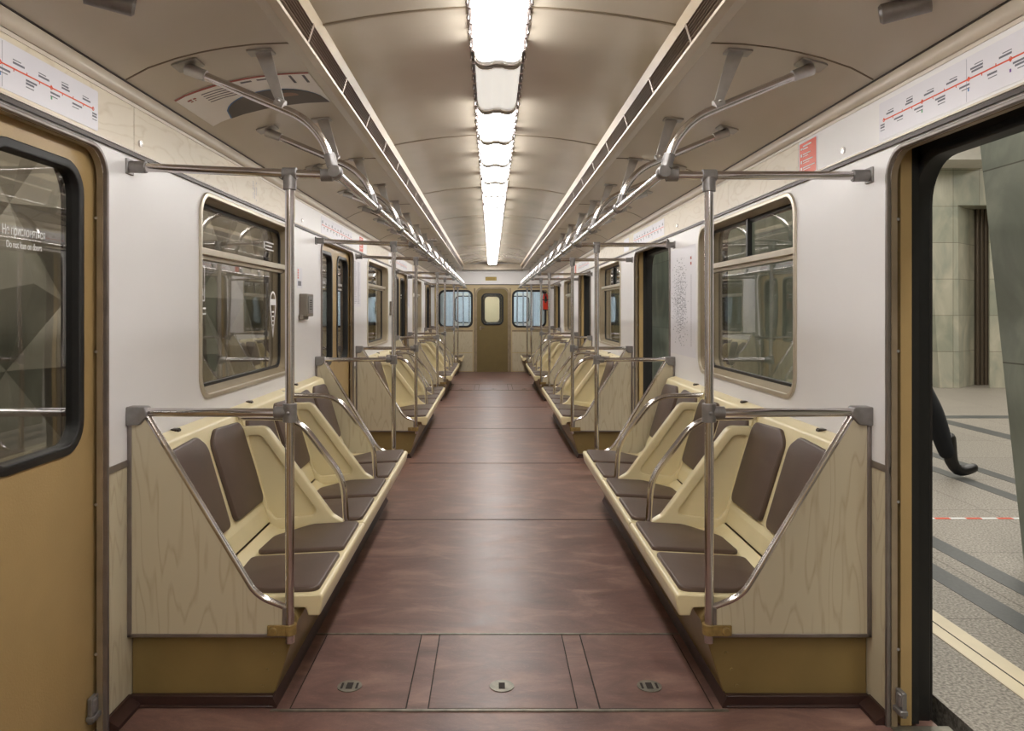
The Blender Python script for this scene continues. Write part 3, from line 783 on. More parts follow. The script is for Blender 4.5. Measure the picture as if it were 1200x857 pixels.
for s in (-1, 1):
    S = SIDE[s]
    b = NB(); cyl(b, (s*.55, 2.545, 1.793), (s*.55, 16.3, 1.793), .0158, 16); ball(b, (s*.55, 16.3, 1.793), .016, 12)
    tag(fin('ceiling_handrail', b, M['chrome']), 'long chrome handrail running down the %s side below the ceiling' % S, 'handrail')
    ys = []
    for k in range(4):
        ys += [B0+PER*k+(B1-B0)/3*i for i in range(4)]+[B1+PER*k+.79]
    ys = [y for y in ys if y < 16.3]
    h0 = hanger(s, ys[0], 'arched chrome hanger of the %s ceiling handrail, first from the camera' % S)
    h0['group'] = 'arched hangers of the %s ceiling handrail' % S
    for i, y in enumerate(ys[1:]): dup(h0, y-ys[0], 'arched chrome hanger of the %s ceiling handrail, %s from the camera' % (S, ORD[i+1]))
    # cylindrical fitting at the top edge of the picture
    cx, cz, y = (1.016, 2.126, 2.06) if s > 0 else (-.985, 2.147, 2.06)
    r = root('ceiling_fitting', (cx, y, cz), 'grey cylindrical fitting on the %s ceiling panel above the nearest door' % S, 'ceiling fitting', )
    b = NB(); tube(b, [(cx+s*.11, y-.05, cz+.016), (cx+s*.006, y-.003, cz), (cx, y, cz-.001)], [.027, .027, .021], 18); fin('body', b, M['castgrey'], r)
    b = NB(); cyl(b, (cx+s*.05, y-.05, cz+.02), (cx+s*.05, y-.05, ceil_z(abs(cx)+.05)+.0), .02, 14); fin('mount', b, M['steel'], r)

# ------------------------------------------------------------------ signs on the walls and ceiling
def strokes(bm, x0, y0, z0, dy, dz, s, thick=.0004):
    box(bm, s*x0, s*(x0-thick), y0, y0+dy, z0, z0+dz)

def route_map(s, y0, y1, label, grp):
    """y0..y1 sheet on the header"""
    S = SIDE[s]; x = XW-.0042
    r = root('route_map', (s*x, (y0+y1)/2, 1.882), label, 'route map', grp)
    z0, z1 = 1.882, 2.004
    b = plate([rrect(y0, z0, y1, z1, .006)], 0, .001, lambda u, v, w: (s*(x-w), u, v)); sh = fin('sheet', b, M['paper'], r, smooth=0)
    xs = x-.001; L = y1-y0; zl = z0+.062
    b = NB(); strokes(b, xs, y0+.03, zl-.002, L-.06, .004, s); 
    N_ = 22; stations = [y0+.03+(L-.06)*i/(N_-1) for i in range(N_)]
    for i, y in enumerate(stations):
        strokes(b, xs, y-.0015, zl if i % 2 else zl-.007, .003, .007, s)
    fin('route_line', b, M['red'], sh, smooth=0)
    b = NB()
    for i in (0, 4, 7, 10, 13, 17, 21):
        y = stations[i]; plate([[(y+.006*math.cos(t*PI/6), zl+.006*math.sin(t*PI/6)) for t in range(12)], [(y+.0035*math.cos(t*PI/6), zl+.0035*math.sin(t*PI/6)) for t in range(12)]], .0003, .0008, lambda u, v, w: (s*(xs-w), u, v), bm=b)
    fin('interchange_rings', b, M['red'], sh, smooth=0)
    b = NB(); rr = random.Random(3)
    for i, y in enumerate(stations):
        up = i % 2 == 0; n = 1+(i % 3 == 0)
        for q in range(n):
            zz = zl+.013+q*.008 if up else zl-.016-q*.008
            strokes(b, xs, y-.004, zz, min(.034+rr.random()*.02, y1-.004-y), .0052, s)
        strokes(b, xs, y-.004, zl+.013+n*.008+.001 if up else zl-.016-n*.008, min(.034, y1-.004-y), .0024, s)
    fin('station_lettering', b, M['ink'], sh, smooth=0)
    b = NB()
    for yy in (y0+L*.33, y0+L*.62): strokes(b, xs, yy, z0+.004, .002, z1-z0-.008, s, .0003)
    fin('zone_lines', b, M['inkl'], sh, smooth=0)
    for i, mm in ((13, 'inkb'), (10, 'inkp'), (8, 'inky'), (17, 'inkg')):
        b = NB(); y = stations[i]; strokes(b, xs, y-.002, zl-.032, .006, .008, s); fin('line_symbol', b, M[mm], sh, smooth=0)
    return r
for s in (-1, 1):
    base = None
    for k, (a, c) in enumerate(DOORS):
        y0, y1 = (a+.02, 2.36+PER*k) if s < 0 else (a+.17, 2.50+PER*k)
        lab = 'white route map strip with red line over the %s doorway on the %s' % (ORD[k], SIDE[s])
        if base is None: base = route_map(s, y0, y1, lab, 'route map strips over the doors')
        else: dup(base, PER*k, lab)

def red_notice(s, y0, y1, label):
    x = XW-.0042; z0, z1 = 1.875, 2.012
    r = root('notice', (s*x, (y0+y1)/2, z0), label, 'notice')
    f = lambda u, v, w: (s*(x-w), u, v)
    sh = fin('sheet', plate([rrect(y0-.006, z0, y1+.006, z1, .003)], 0, .001, f), M['paper'], r, smooth=0)
    fin('red_field', plate([rrect(y0, z0+.002, y1, z1-.003, .002)], .001, .0015, f), M['red'], sh, smooth=0)
    b = NB(); xs = x-.0015
    far = y1 if s > 0 else y0; d = -s   # text starts at the reader's left
    def bar(o, z, l, h):
        p, q = far+d*o, far+d*(o+l); box(b, s*xs, s*(xs-.0004), min(p, q), max(p, q), z, z+h)
    W = y1-y0
    bar(.012, z1-.030, .018, .008)
    bar(.035, z1-.020, W-.08, .006); bar(.035, z1-.031, W*.3, .005)
    for i in range(3):
        z = z1-.052-i*.027
        bar(.012, z-.006, .014, .012); bar(.035, z, W*.45+.02*i, .0042); bar(.035, z-.008, W*.32+.01*i, .0028); 
    fin('lettering', b, M['whiteink'], sh, smooth=0)
    return r
red_notice(1, 2.985, 3.145, 'small red notice with white lettering on the right header, nearest the camera')
red_notice(-1, 7.05, 7.24, 'red notice with white lettering on the left header past the second door')
red_notice(1, 11.4, 11.6, 'red notice on the right header far down the car')
def label_strip(s, y0, y1, lab):
    b = NB(); box(b, s*(XW-.0042), s*(XW-.0056), y0, y1, 1.88, 2.0)
    tag(fin('sticker', b, M['paper']), lab, 'sticker')
label_strip(1, 7.05, 7.3, 'plain white sticker on the right header past the second door')
# vertical small print on the left header above the first window
b = NB(); rr = random.Random(5)
for c_ in range(3):
    z = 1.99
    while z > 1.90:
        l = .004+rr.random()*.004
        if rr.random() > .2: strokes(b, XW-.004, 3.90+c_*.025, z-l, .008, l, -1)
        z -= l+.003
tag(fin('small_print', b, M['inkl']), 'faint vertical small print on the left header above the first window', 'lettering')

# wall map poster (right, before second door) and text poster (left, past second door)
x = XW
r = root('wall_map', (x, 5.07, 1.03), 'tall white network map with dotted labels on the right wall before the second door', 'poster')
f = lambda u, v, w: (x-w, u, v)
sh = fin('sheet', plate([rrect(4.76, 1.03, 5.41, 1.745, .004)], 0, .0015, f), M['paper'], r, smooth=0)
rr = random.Random(11); b1, b2, b3 = NB(), NB(), NB()
for i in range(620):
    y = 5.16+rr.gauss(0, .10); z = 1.38+rr.gauss(0, .15)
    if not (4.93 < y < 5.38 and 1.09 < z < 1.68): continue
    l = .006+rr.random()*.016
    box((b2 if rr.random() < .25 else b1), x-.0015, x-.0019, y, y+l, z, z+.004)
for i in range(44): box(b1, x-.0015, x-.0019, 4.86, 4.868, 1.10+i*.0105, 1.106+i*.0105)
for i in range(8): 
    y = 5.0+.045*i; box(b2, x-.0015, x-.0018, y, y+.0015, 1.2, 1.55)
for z in (1.655, 1.62): box(b3, x-.0015, x-.002, 4.855, 4.885, z, z+.018)
fin('map_lettering', b1, M['ink'], sh, smooth=0); fin('map_lines', b2, M['inkl'], sh, smooth=0); fin('red_symbols', b3, M['maroon'], sh, smooth=0)

def text_board(y0, y1, lab):
    r = root('notice_board', (-XW, (y0+y1)/2, 1.36), lab, 'poster')
    f = lambda u, v, w: (-(XW-w), u, v)
    sh = fin('sheet', plate([rrect(y0, 1.36, y1, 1.79, .004)], 0, .0015, f), M['paper'], r, smooth=0)
    b = NB(); rr = random.Random(4)
    for c_ in range(2):
        for i in range(26):
            z = 1.76-i*.0148; ya = y0+.03+c_*(y1-y0-.04)/2
            box(b, -(XW-.0015), -(XW-.002), ya, ya+(y1-y0)*.36*(.6+.4*rr.random()), z, z+.006)
    fin('lettering', b, M['inkl'], sh, smooth=0)
text_board(6.76, 7.14, 'white printed notice in two columns on the left wall past the second door')
text_board(11.05, 11.4, 'white printed notice far down the left wall past the third door')

# intercom on the left wall
for dy, lab in ((0, 'grey intercom box on the left wall before the second door'), (PER, 'grey intercom box on the left wall before the third door')):
    if dy == 0:
        r = root('intercom', (-XW, 4.94, 1.28), lab, 'intercom'); ic = r
        b = NB(); box(b, -XW, -(XW-.05), 4.85, 5.03, 1.29, 1.435); box(b, -XW, -(XW-.03), 4.83, 4.98, 1.27, 1.30); fin('case', b, M['box'], r, bevel=.006)
        b = plate([rrect(4.88, 1.31, 5.005, 1.42, .01)], .05, .054, lambda u, v, w: (-(XW-w), u, v)); sp_ = fin('speaker_plate', b, M['castgrey'], r)
        b = NB(); 
        for i in range(5): box(b, -(XW-.054), -(XW-.0555), 4.91, 4.965, 1.335+i*.014, 1.340+i*.014)
        fin('speaker_slot', b, M['dark'], sp_)
    else: dup(ic, dy, lab)
r = root('instruction_sticker', (-XW, 4.86, 1.47), 'small sticker with red and black symbols above the near intercom on the left wall', 'sticker')
b = NB(); box(b, -XW, -(XW-.001), 4.80, 4.93, 1.47, 1.60); sh = fin('sheet', b, M['paper'], r, smooth=0)
b = NB(); box(b, -(XW-.001), -(XW-.0016), 4.82, 4.90, 1.485, 1.515); fin('grey_field', b, M['ink'], sh, smooth=0)
b = NB(); 
for i in range(4): box(b, -(XW-.001), -(XW-.0016), 4.81, 4.835, 1.53+i*.016, 1.54+i*.016)
fin('red_symbols', b, M['red'], sh, smooth=0)

# decals on the window panes of the first left window
r = root('window_decal', (-1.307, 4.49, 1.33), 'white teardrop-shaped decal on the first left window pane', 'decal')
G = lambda u, v, w: (-(1.3075-w), 4.49+u, 1.37+v)
def tear(sc):
    pts = []
    for i in range(25):
        t = PI*(-.12+1.24*i/24); pts.append((.062*sc*math.cos(t), .062*sc*math.sin(t)*1.15))
    pts.append((0, -.20*sc)); return pts
dc = fin('outline', plate([tear(1), [(u*.8, v*.84) for u, v in tear(1)]], 0, .0006, G), M['whiteink'], r, smooth=0)
b = plate([[(-.05, -.01), (.05, -.01), (.05, .025), (-.05, .025)]], 0, .0006, G); 
for i in range(4): plate([[(-.022+i*.003, -.055-i*.026), (.022-i*.003, -.055-i*.026), (.022-i*.003, -.045-i*.026), (-.022+i*.003, -.045-i*.026)]], 0, .0006, G, bm=b)
fin('lettering', b, M['whiteink'], dc, smooth=0)
r = root('window_decal', (-1.307, 4.4, 1.66), 'small white lettered decal on the upper pane of the first left window', 'decal')
b = NB()
for i in range(3): box(b, -1.307, -1.3064, 4.34, 4.50-(i == 1)*.03, 1.675+i*.02, 1.682+i*.02)
box(b, -1.307, -1.3064, 4.31, 4.325, 1.68, 1.72)
fin('lettering', b, M['whiteink'], r, smooth=0)
r = root('window_decal', (-1.307, 3.42, 1.30), 'white seat symbol decal with lettering at the near edge of the first left window', 'decal')
b = plate([rrect(3.30, 1.37, 3.42, 1.53, .004), rrect(3.306, 1.376, 3.414, 1.524, .004)], 0, .0006, lambda u, v, w: (-(1.3075-w), u, v))
tube(b, [(-1.307, 3.35, 1.50), (-1.307, 3.355, 1.43), (-1.307, 3.385, 1.425), (-1.307, 3.39, 1.395)], .005, 6); ball(b, (-1.307, 3.35, 1.512), .007, 8, (.1, 1, 1))
for i in range(3): box(b, -1.307, -1.3064, 3.30, 3.43-(i == 2)*.06, 1.335-i*.025, 1.343-i*.025)
fin('symbol', b, M['whiteink'], r, smooth=0)

# ceiling posters on the left
def cposter(y0, y1, lab):
    xa, xb = .70, 1.19
    f = lambda u, v, w: (-u, v, ceil_z(u)-.0015-w)
    r = root('ceiling_poster', (-.95, (y0+y1)/2, 2.1), lab, 'poster', 'posters on the left ceiling panel')
    def sheet(u0, u1, v0, v1, w0, w1, bm=None):
        bm = bm or NB(); N_ = 14
        us = [u0+(u1-u0)*i/N_ for i in range(N_+1)]
        lo = [bm.verts.new(f(u, v0, w1)) for u in us]; hi = [bm.verts.new(f(u, v1, w1)) for u in us]
        lo2 = [bm.verts.new(f(u, v0, w0)) for u in us]; hi2 = [bm.verts.new(f(u, v1, w0)) for u in us]
        for i in range(N_):
            bm.faces.new((lo[i], lo[i+1], hi[i+1], hi[i])); bm.faces.new((lo2[i], lo2[i+1], hi2[i+1], hi2[i]))
            bm.faces.new((lo[i], lo[i+1], lo2[i+1], lo2[i])); bm.faces.new((hi[i], hi[i+1], hi2[i+1], hi2[i]))
        bm.faces.new((lo[0], hi[0], hi2[0], lo2[0])); bm.faces.new((lo[-1], hi[-1], hi2[-1], lo2[-1]))
        return bm
    sh = fin('sheet', sheet(xa, xb, y0, y1, 0, .0015), M['posterpaper'], r)
    fin('red_band', sheet(xa, xb, y0, y0+.016, .0015, .002), M['maroon'], sh)
    # dark dome-shaped picture against the far edge
    def dome(u0, u1, h0, v1, w0, w1, n=24):
        bm = NB(); prev = None
        for i in range(n+1):
            t = i/n; u = u0+(u1-u0)*t; h = h0*math.sqrt(max(0.0, 1-(2*t-1)**2))**.9
            a_ = bm.verts.new(f(u, v1, w1)); b_ = bm.verts.new(f(u, v1-max(h, .002), w1))
            if prev: bm.faces.new((prev[0], a_, b_, prev[1]))
            prev = (a_, b_)
        return bm
    fin('picture_edge', dome(xa+.002, xb-.075, .232, y1, 0, .0024), M['inkb'], sh)
    fin('picture', dome(xa+.002, xb-.08, .225, y1, 0, .0032), M['carsil'], sh)
    fin('picture_detail', dome(xa+.10, xa+.19, .05, y1-.12, 0, .004), M['poster_face'], sh)
    b = NB()
    for i in range(5): sheet(1.00-.02*(i > 2), 1.11, y0+.05+.024*i, y0+.057+.024*i, .0015, .0022, b)
    for i in range(2): sheet(.72+.05*i, .73+.05*i, y0+.03, y0+.12, .0015, .0022, b)
    for i in range(2): sheet(.86+.06*i, .90+.06*i, y0+.035, y0+.05, .0015, .0022, b)
    fin('lettering', b, M['ink'], sh)
    b = NB(); sheet(1.135, 1.165, y0+.06, y0+.072, .0015, .0022, b); sheet(1.14, 1.16, y0+.08, y0+.088, .0015, .0022, b); fin('red_lettering', b, M['maroon'], sh)
cposter(2.805, 3.20, 'white poster with red band and dark rounded picture on the near left ceiling panel')
cposter(9.3, 9.7, 'white poster with red band on the left ceiling panel far down the car')

# ------------------------------------------------------------------ end wall
FE = lambda u, v, w: (u, YE+w, v)
EW = [rrect(-1.15, .964, -.432, 1.753, .12, 7), rrect(.432, .964, 1.15, 1.753, .12, 7)]
dhole = fillet([(-.33, 0), (-.33, 1.79, .12), (.33, 1.79, .12), (.33, 0)], closed=False, n=7)
fin('wall_end', plate([[(-1.262, 0)]+dhole+[(1.262, 0), (1.262, 1.872), (-1.262, 1.872)]]+EW, 0, .05, FE), M['endtan'], kind='structure')
b = NB(); box(b, -1.262, 1.262, YE, YE+.05, 1.884, 2.4); fin('wall_end', b, M['headwhite'], kind='structure')
b = NB(); box(b, -.625, .625, YE-.06, YE, 2.192, 2.32); fin('wall_end', b, M['lip'], kind='structure')
b = NB(); box(b, -1.24, 1.24, YE-.012, YE+.03, 1.870, 1.886); box(b, -.655, .655, YE-.07, YE, 2.183, 2.194); trim(b, M['darktrim'])
for q in (-1, 1):
    b = NB(); box(b, q*.42, q*1.24, YE-.012, YE, .868, .90); box(b, q*.365, q*.40, YE-.014, YE, 0, 1.80); trim(b, M['jamb'])
    b = NB(); box(b, q*.43, q*1.24, YE-.008, YE, .02, .40); box(b, q*.43, q*1.24, YE-.008, YE, .42, .862); fin('wall_end', b, M['wood'], kind='structure')
    i = 0 if q < 0 else 1
    wn[0] += 1
    w = root('window_%d' % wn[0], (q*.79, YE, .964), 'rounded window in the end wall, %s of the end door' % SIDE[q], 'window', kind='structure')
    a, c = (-1.15, -.432) if q < 0 else (.432, 1.15)
    fin('rubber_seal', plate([rrect(a-.012, .952, c+.012, 1.765, .13, 7), rrect(a+.03, .994, c-.03, 1.723, .10, 7)], -.012, .03, FE, bevel=.004), M['black'], w)
    fin('outer_frame', plate([rrect(a-.04, .924, c+.04, 1.793, .16, 7), rrect(a-.01, .954, c+.01, 1.763, .13, 7)], -.008, .0, FE), M['endtan'], w)
    fin('pane', plate([EW[i]], .012, .016, FE), M['glassr'], w, smooth=0)
dn[0] += 1
d = root('door_%d' % dn[0], (0, YE, 0), 'olive door with rounded window in the end wall', 'door', kind='structure')
leaf = fillet([(-.330, .0), (-.330, 1.79, .12), (.330, 1.79, .12), (.330, .0)], closed=False, n=7)
lf = fin('door_leaf', plate([leaf, rrect(-.225, 1.02, .225, 1.68, .10, 7)], .008, .04, FE), M['enddoor'], d)
fin('window_seal', plate([rrect(-.24, 1.005, .24, 1.695, .115, 7), rrect(-.205, 1.04, .205, 1.66, .085, 7)], -.004, .045, FE, bevel=.004), M['black'], lf)
fin('window_pane', plate([rrect(-.225, 1.02, .225, 1.68, .10, 7)], .02, .024, FE), M['glassr'], lf, smooth=0)
b = NB(); tube(b, [(-.25, YE+.01, .955), (-.25, YE-.04, .955), (-.16, YE-.045, .955)], .010, 10); box(b, -.27, -.235, YE-.004, YE+.01, .90, .985); fin('handle', b, M['chrome'], lf)
fin('door_surround', plate([fillet([(-.365, 0), (-.365, 1.825, .15), (.365, 1.825, .15), (.365, 0)], closed=False, n=7)+dhole[::-1]], -.010, .0, FE), M['jamb'], d)
b = NB(); box(b, -.15, .09, YE-.006, YE, 1.965, 2.045); r_ = fin('plaque', b, M['brass']); tag(r_, 'small brass plaque on the white panel above the end door', 'plaque')
b = NB()
for i in range(3): box(b, -.11, .05, YE-.008, YE-.006, 1.98+i*.018, 1.984+i*.018)
lr = fin('engraving', b, M['darktrim'], r_) 
# extinguisher
ex, ez = 1.137, 1.325
r = root('fire_extinguisher', (ex, YE-.07, ez), 'red fire extinguisher with black head hanging beside the right end window', 'fire extinguisher')
b = NB(); tube(b, [(ex, YE-.07, ez+.012), (ex, YE-.07, ez+.025), (ex, YE-.07, ez+.30), (ex, YE-.07, ez+.345), (ex, YE-.07, ez+.365)], [.052, .058, .058, .045, .02], 22); fin('cylinder', b, M['extred'], r)
b = NB(); cyl(b, (ex, YE-.07, ez), (ex, YE-.07, ez+.022), .0585, 22); fin('foot_ring', b, M['black'], r)
b = NB(); cyl(b, (ex, YE-.07, ez+.36), (ex, YE-.07, ez+.41), .022, 12); box(b, ex-.05, ex+.03, YE-.085, YE-.055, ez+.395, ez+.41); box(b, ex-.055, ex+.02, YE-.085, YE-.055, ez+.42, ez+.43); fin('valve', b, M['black'], r)
b = NB(); tube(b, [(ex+.01, YE-.09, ez+.385), (ex-.015, YE-.14, ez+.36, .03), (ex-.012, YE-.138, ez+.22, .02), (ex, YE-.13, ez+.16)], .014, 10); tube(b, [(ex, YE-.128, ez+.30), (ex, YE-.134, ez+.19)], [.02, .034], 14); fin('hose', b, M['black'], r)
b = NB(); box(b, ex-.065, ex+.065, YE-.135, YE, ez+.215, ez+.235); fin('bracket', b, M['black'], r)
# wall behind the camera closing the car
b = NB(); box(b, -1.40, 1.40, YB-.05, YB, -.06, 2.4); fin('wall_back', b, M['endtan'], kind='structure')
b = NB(); box(b, -1.405, 1.405, YB, YE, 2.40, 2.45)
for s in (-1, 1): box(b, s*1.39, s*1.405, YB, YE, 2.12, 2.42)
fin('ceiling', b, M['dark'], kind='structure')
# step plate under the doors gap at the outer skin
# ------------------------------------------------------------------ next car seen through the end windows
NX = 17.25
FN = lambda u, v, w: (u, NX+w, v)
r = root('railway_car', (0, NX, -.1), 'pale blue-lit neighbouring car seen through the end door window', 'railway car')
fin('end_panel', plate([[(-1.35, -.1), (1.35, -.1), (1.35, 2.4), (-1.35, 2.4)], rrect(-1.1, .95, -.45, 1.75, .1), rrect(.45, .95, 1.1, 1.75, .1), rrect(-.19, 1.03, .19, 1.66, .09)], 0, .05, FN), M['bluecar'], r)
fin('door_panel', plate([rrect(-.30, 0, .30, 1.80, .1), rrect(-.19, 1.03, .19, 1.66, .09)], -.02, 0, FN), M['enddoor'], r)
fin('window_seal', plate([rrect(-.21, 1.01, .21, 1.68, .1), rrect(-.17, 1.05, .17, 1.64, .08)], -.03, .0, FN, bevel=.004), M['black'], r)
b = NB(); box(b, -1.35, -1.3, NX+.05, NX+4, -.1, 2.4); box(b, 1.3, 1.35, NX+.05, NX+4, -.1, 2.4); box(b, -1.35, 1.35, NX+4, NX+4.05, -.1, 2.4); fin('side_walls', b, M['bluecar'], r)
b = NB(); box(b, -1.35, 1.35, NX+.05, NX+4.05, 2.4, 2.45); fin('roof', b, M['plaster'], r)
b = NB(); box(b, -1.35, 1.35, NX+.05, NX+4.05, -.1, 0.0); fin('car_floor', b, M['floor'], r)
b = NB(); box(b, -.1, .1, NX+.4, NX+3.8, 2.33, 2.36); fin('lamp_strip', b, M['bluelamp'], r)
for xx in (-.95, -.7, -.55, .6, .75, 1.0):
    b = NB(); cyl(b, (xx, NX+.6+abs(xx)*.9, 0), (xx, NX+.6+abs(xx)*.9, 2.35), .018, 10); fin('pole', b, M['chrome'], r)
b = NB(); box(b, -1.05, -.45, NX+3.95, NX+3.99, .9, 1.8); box(b, .45, 1.05, NX+3.95, NX+3.99, .9, 1.8); box(b, -.3, .3, NX+3.95, NX+3.99, 0, 1.85); fin('far_doors', b, M['plaster'], r)
for xa, xb in ((-1.0, -.5), (.5, 1.0), (-.2, .2)):
    fin('window_seal', plate([rrect(xa-.03, .97, xb+.03, 1.73, .12), rrect(xa, 1.0, xb, 1.70, .1)], 3.93, 3.95, FN), M['darktrim'], r)
    fin('far_pane', plate([rrect(xa, 1.0, xb, 1.70, .1)], 3.94, 3.948, FN), M['bluecar'] if xa < -.3 or xa > .3 else M['endtan'], r)
li = bpy.data.lights.new('added_gap_light', 'AREA'); li.energy = 14; li.size = .5; li.color = (.72, .86, 1.0)  # unseen area light added between the cars to brighten the end panel
lo = bpy.data.objects.new('added_gap_light', li); COL.objects.link(lo); lo.location = (0, 16.88, 2.38)
# ------------------------------------------------------------------ platform side (right)
b = NB(); box(b, 1.50, 14, -4, 34, -.5, 0); fin('floor_platform', b, M['granite'], kind='structure')
def stripe(x0, x1, y0, y1, m, h=.002):
    b = NB(); box(b, x0, x1, y0, y1, 0, h); trim(b, M[m])
stripe(1.79, 1.93, -4, 34, 'creamstone', .003)
stripe(1.852, 1.858, -4, 34, 'groove', .0036)
stripe(2.16, 2.29, -4, 34, 'stripe'); stripe(2.45, 2.57, -4, 34, 'stripe')
stripe(3.98, 4.10, 4.2, 34, 'stripe'); stripe(3.62, 3.74, 4.2, 34, 'stripe')  # two dark bands laid flat on the platform floor
stripe(5.3, 5.5, -4, 34, 'stripe'); stripe(2.6, 9, 9.4, 9.65, 'stripe')
# red and white tape line
r = root('floor_tape', (3.1, 4.885, 0), 'red and white striped warning tape on the platform floor', 'floor tape')
for i in range(24):
    b = NB(); box(b, 2.5+i*.1, 2.6+i*.1, 4.87, 4.90, 0, .0024); fin('red_band' if i % 2 else 'white_band', b, M['red'] if i % 2 else M['whiteink'], r)
def column(x0, x1, y0, y1, H, lean, mm, lab):
    """marble clad pylon that widens towards the top"""
    bm = NB(); A = []
    for z, l in ((0, 0), (H, lean)):
        A.append([bm.verts.new((x, y, z)) for x, y in ((x0-l*.08, y0-l), (x1+l*.08, y0-l), (x1+l*.08, y1+l), (x0-l*.08, y1+l))])
    for p, q in zip(A, A[1:]):
        for i in range(4): bm.faces.new((p[i], p[(i+1) % 4], q[(i+1) % 4], q[i]))
    bm.faces.new(A[0]); bm.faces.new(A[-1])
    return tag(fin('station_column', bm, mm, smooth=0), lab, 'column')
column(2.73, 3.6, 1.6, 3.96, 4.4, .62, M['marbled'], 'large dark green marble column at the right edge, nearest on the platform')
column(2.73, 3.55, 6.9, 9.0, 4.4, .3, M['marble'], 'green marble platform column seen through the first right window')
column(2.73, 3.55, 11.7, 13.9, 4.4, .3, M['marble'], 'green marble platform column seen through the second right door')
column(2.73, 3.55, 16.6, 18.8, 4.4, .3, M['marble'], 'farthest green marble platform column beside the track')
# far row of pylons with portal and bronze flutes
r = root('station_portal', (8.3, 13.05, 0), 'pale marble portal with bronze fluted strip across the platform hall', 'portal')
def prism(pts_bottom, pts_top, z0, z1):
    bm = NB(); a = [bm.verts.new((x, y, z0)) for x, y in pts_bottom]; c = [bm.verts.new((x, y, z1)) for x, y in pts_top]
    n = len(a)
    for i in range(n): bm.faces.new((a[i], a[(i+1) % n], c[(i+1) % n], c[i]))
    bm.faces.new(a); bm.faces.new(c); return bm
fin('left_pier', prism([(7.63, 13.05), (7.95, 13.05), (7.95, 14.6), (7.63, 14.6)], [(7.40, 13.05), (7.93, 13.05), (7.93, 14.6), (7.40, 14.6)], 0, 3.12), M['marblel'], r, smooth=0)
fin('reveal_wall', prism([(7.95, 13.05), (7.95, 13.09), (8.54, 13.64), (8.56, 13.60)], [(7.93, 13.05), (7.93, 13.09), (8.54, 13.64), (8.56, 13.60)], 0, 3.12), M['marblel'], r, smooth=0)
for i in range(4):
    b = NB(); x0 = 8.60+i*.072
    tube(b, [(x0, 13.58, 0), (x0, 13.58, 3.12)], .034, 10); fin('bronze_flute', b, M['bronze'], r)
b = NB(); box(b, 8.55, 8.90, 13.60, 13.7, 0, 3.12); fin('bronze_backing', b, M['bronze'], r)
fin('right_pier', prism([(8.475, 13.05), (8.76, 13.05), (8.76, 13.12), (8.50, 13.12)], [(8.475, 13.05), (8.95, 13.05), (8.95, 13.12), (8.50, 13.12)], 0, 3.12), M['marblel'], r, smooth=0)
b = NB(); box(b, 7.40, 9.6, 13.05, 14.6, 3.12, 3.85); fin('lintel', b, M['marblel'], r, smooth=0)
b = NB(); box(b, 7.2, 8.35, 12.3, 13.05, 3.75, 4.15); fin('cornice', b, M['plaster'], r, smooth=0)
b = NB(); box(b, 7.95, 8.9, 13.72, 13.8, 0, 3.12); fin('niche_back', b, M['marble'], r, smooth=0)
b = NB(); box(b, 13.9, 14.2, -4, 34, 0, 4.6); fin('wall_station', b, M['marblel'], kind='structure')
b = NB(); box(b, 1.2, 14.2, 33.9, 34.2, 0, 4.6); fin('wall_station', b, M['marblel'], kind='structure')
b = NB(); box(b, 1.5, 14.2, -4.2, -4, 0, 4.6); fin('wall_station', b, M['marblel'], kind='structure')
b = NB(); box(b, -3.6, 14.2, -4, 34, 4.6, 4.8); fin('ceiling_station', b, M['plaster'], kind='structure')
# lit sign board across the hall
r = root('platform_sign', (9.9, 17.2, 0), 'dark standing sign board with red lit strips across the hall', 'sign board')
b = NB(); box(b, 9.3, 10.05, 17.2, 17.3, .0, 2.1); fin('board', b, M['dark'], r)
b = NB(); box(b, 9.3, 10.05, 17.19, 17.2, 1.45, 1.75); box(b, 9.80, 9.86, 17.19, 17.2, .25, 1.3); box(b, 9.93, 9.96, 17.19, 17.2, .3, 1.3); fin('red_strips', b, M['redlamp'], r)
b = NB(); box(b, 9.3, 10.05, 17.19, 17.2, 1.8, 2.0); fin('blue_panel', b, M['inkb'], r)

# ------------------------------------------------------------------ track side (left): faceted wall
def facets(x, y0, y1, z0, z1, cy, cz):
    bm = NB(); rr = random.Random(21); ny = round((y1-y0)/cy); nz = round((z1-z0)/cz)
    V = [[bm.verts.new((x+rr.uniform(0, .10)+(.16 if (i+j) % 2 else 0), y0+i*cy+rr.uniform(-.12, .12)*cy, z0+j*cz+rr.uniform(-.12, .12)*cz)) for j in range(nz+1)] for i in range(ny+1)]
    for i in range(ny):
        for j in range(nz):
            a, b_, c, d_ = V[i][j], V[i+1][j], V[i+1][j+1], V[i][j+1]
            if (i+j) % 2: bm.faces.new((a, b_, d_)); bm.faces.new((b_, c, d_))
            else: bm.faces.new((a, b_, c)); bm.faces.new((a, c, d_))
    return bm
fin('wall_track', facets(-3.55, -1.0, 28.2, -1.1, 4.6, .73, .64), M['facet'], kind='structure', smooth=0)
b = NB(); box(b, -3.75, 1.5, -4, 34, -1.3, -1.1); fin('floor_track', b, M['track'], kind='structure')
b = NB(); box(b, -3.8, -3.6, -4, 34, -1.3, 4.8); fin('wall_track', b, M['track'], kind='structure')

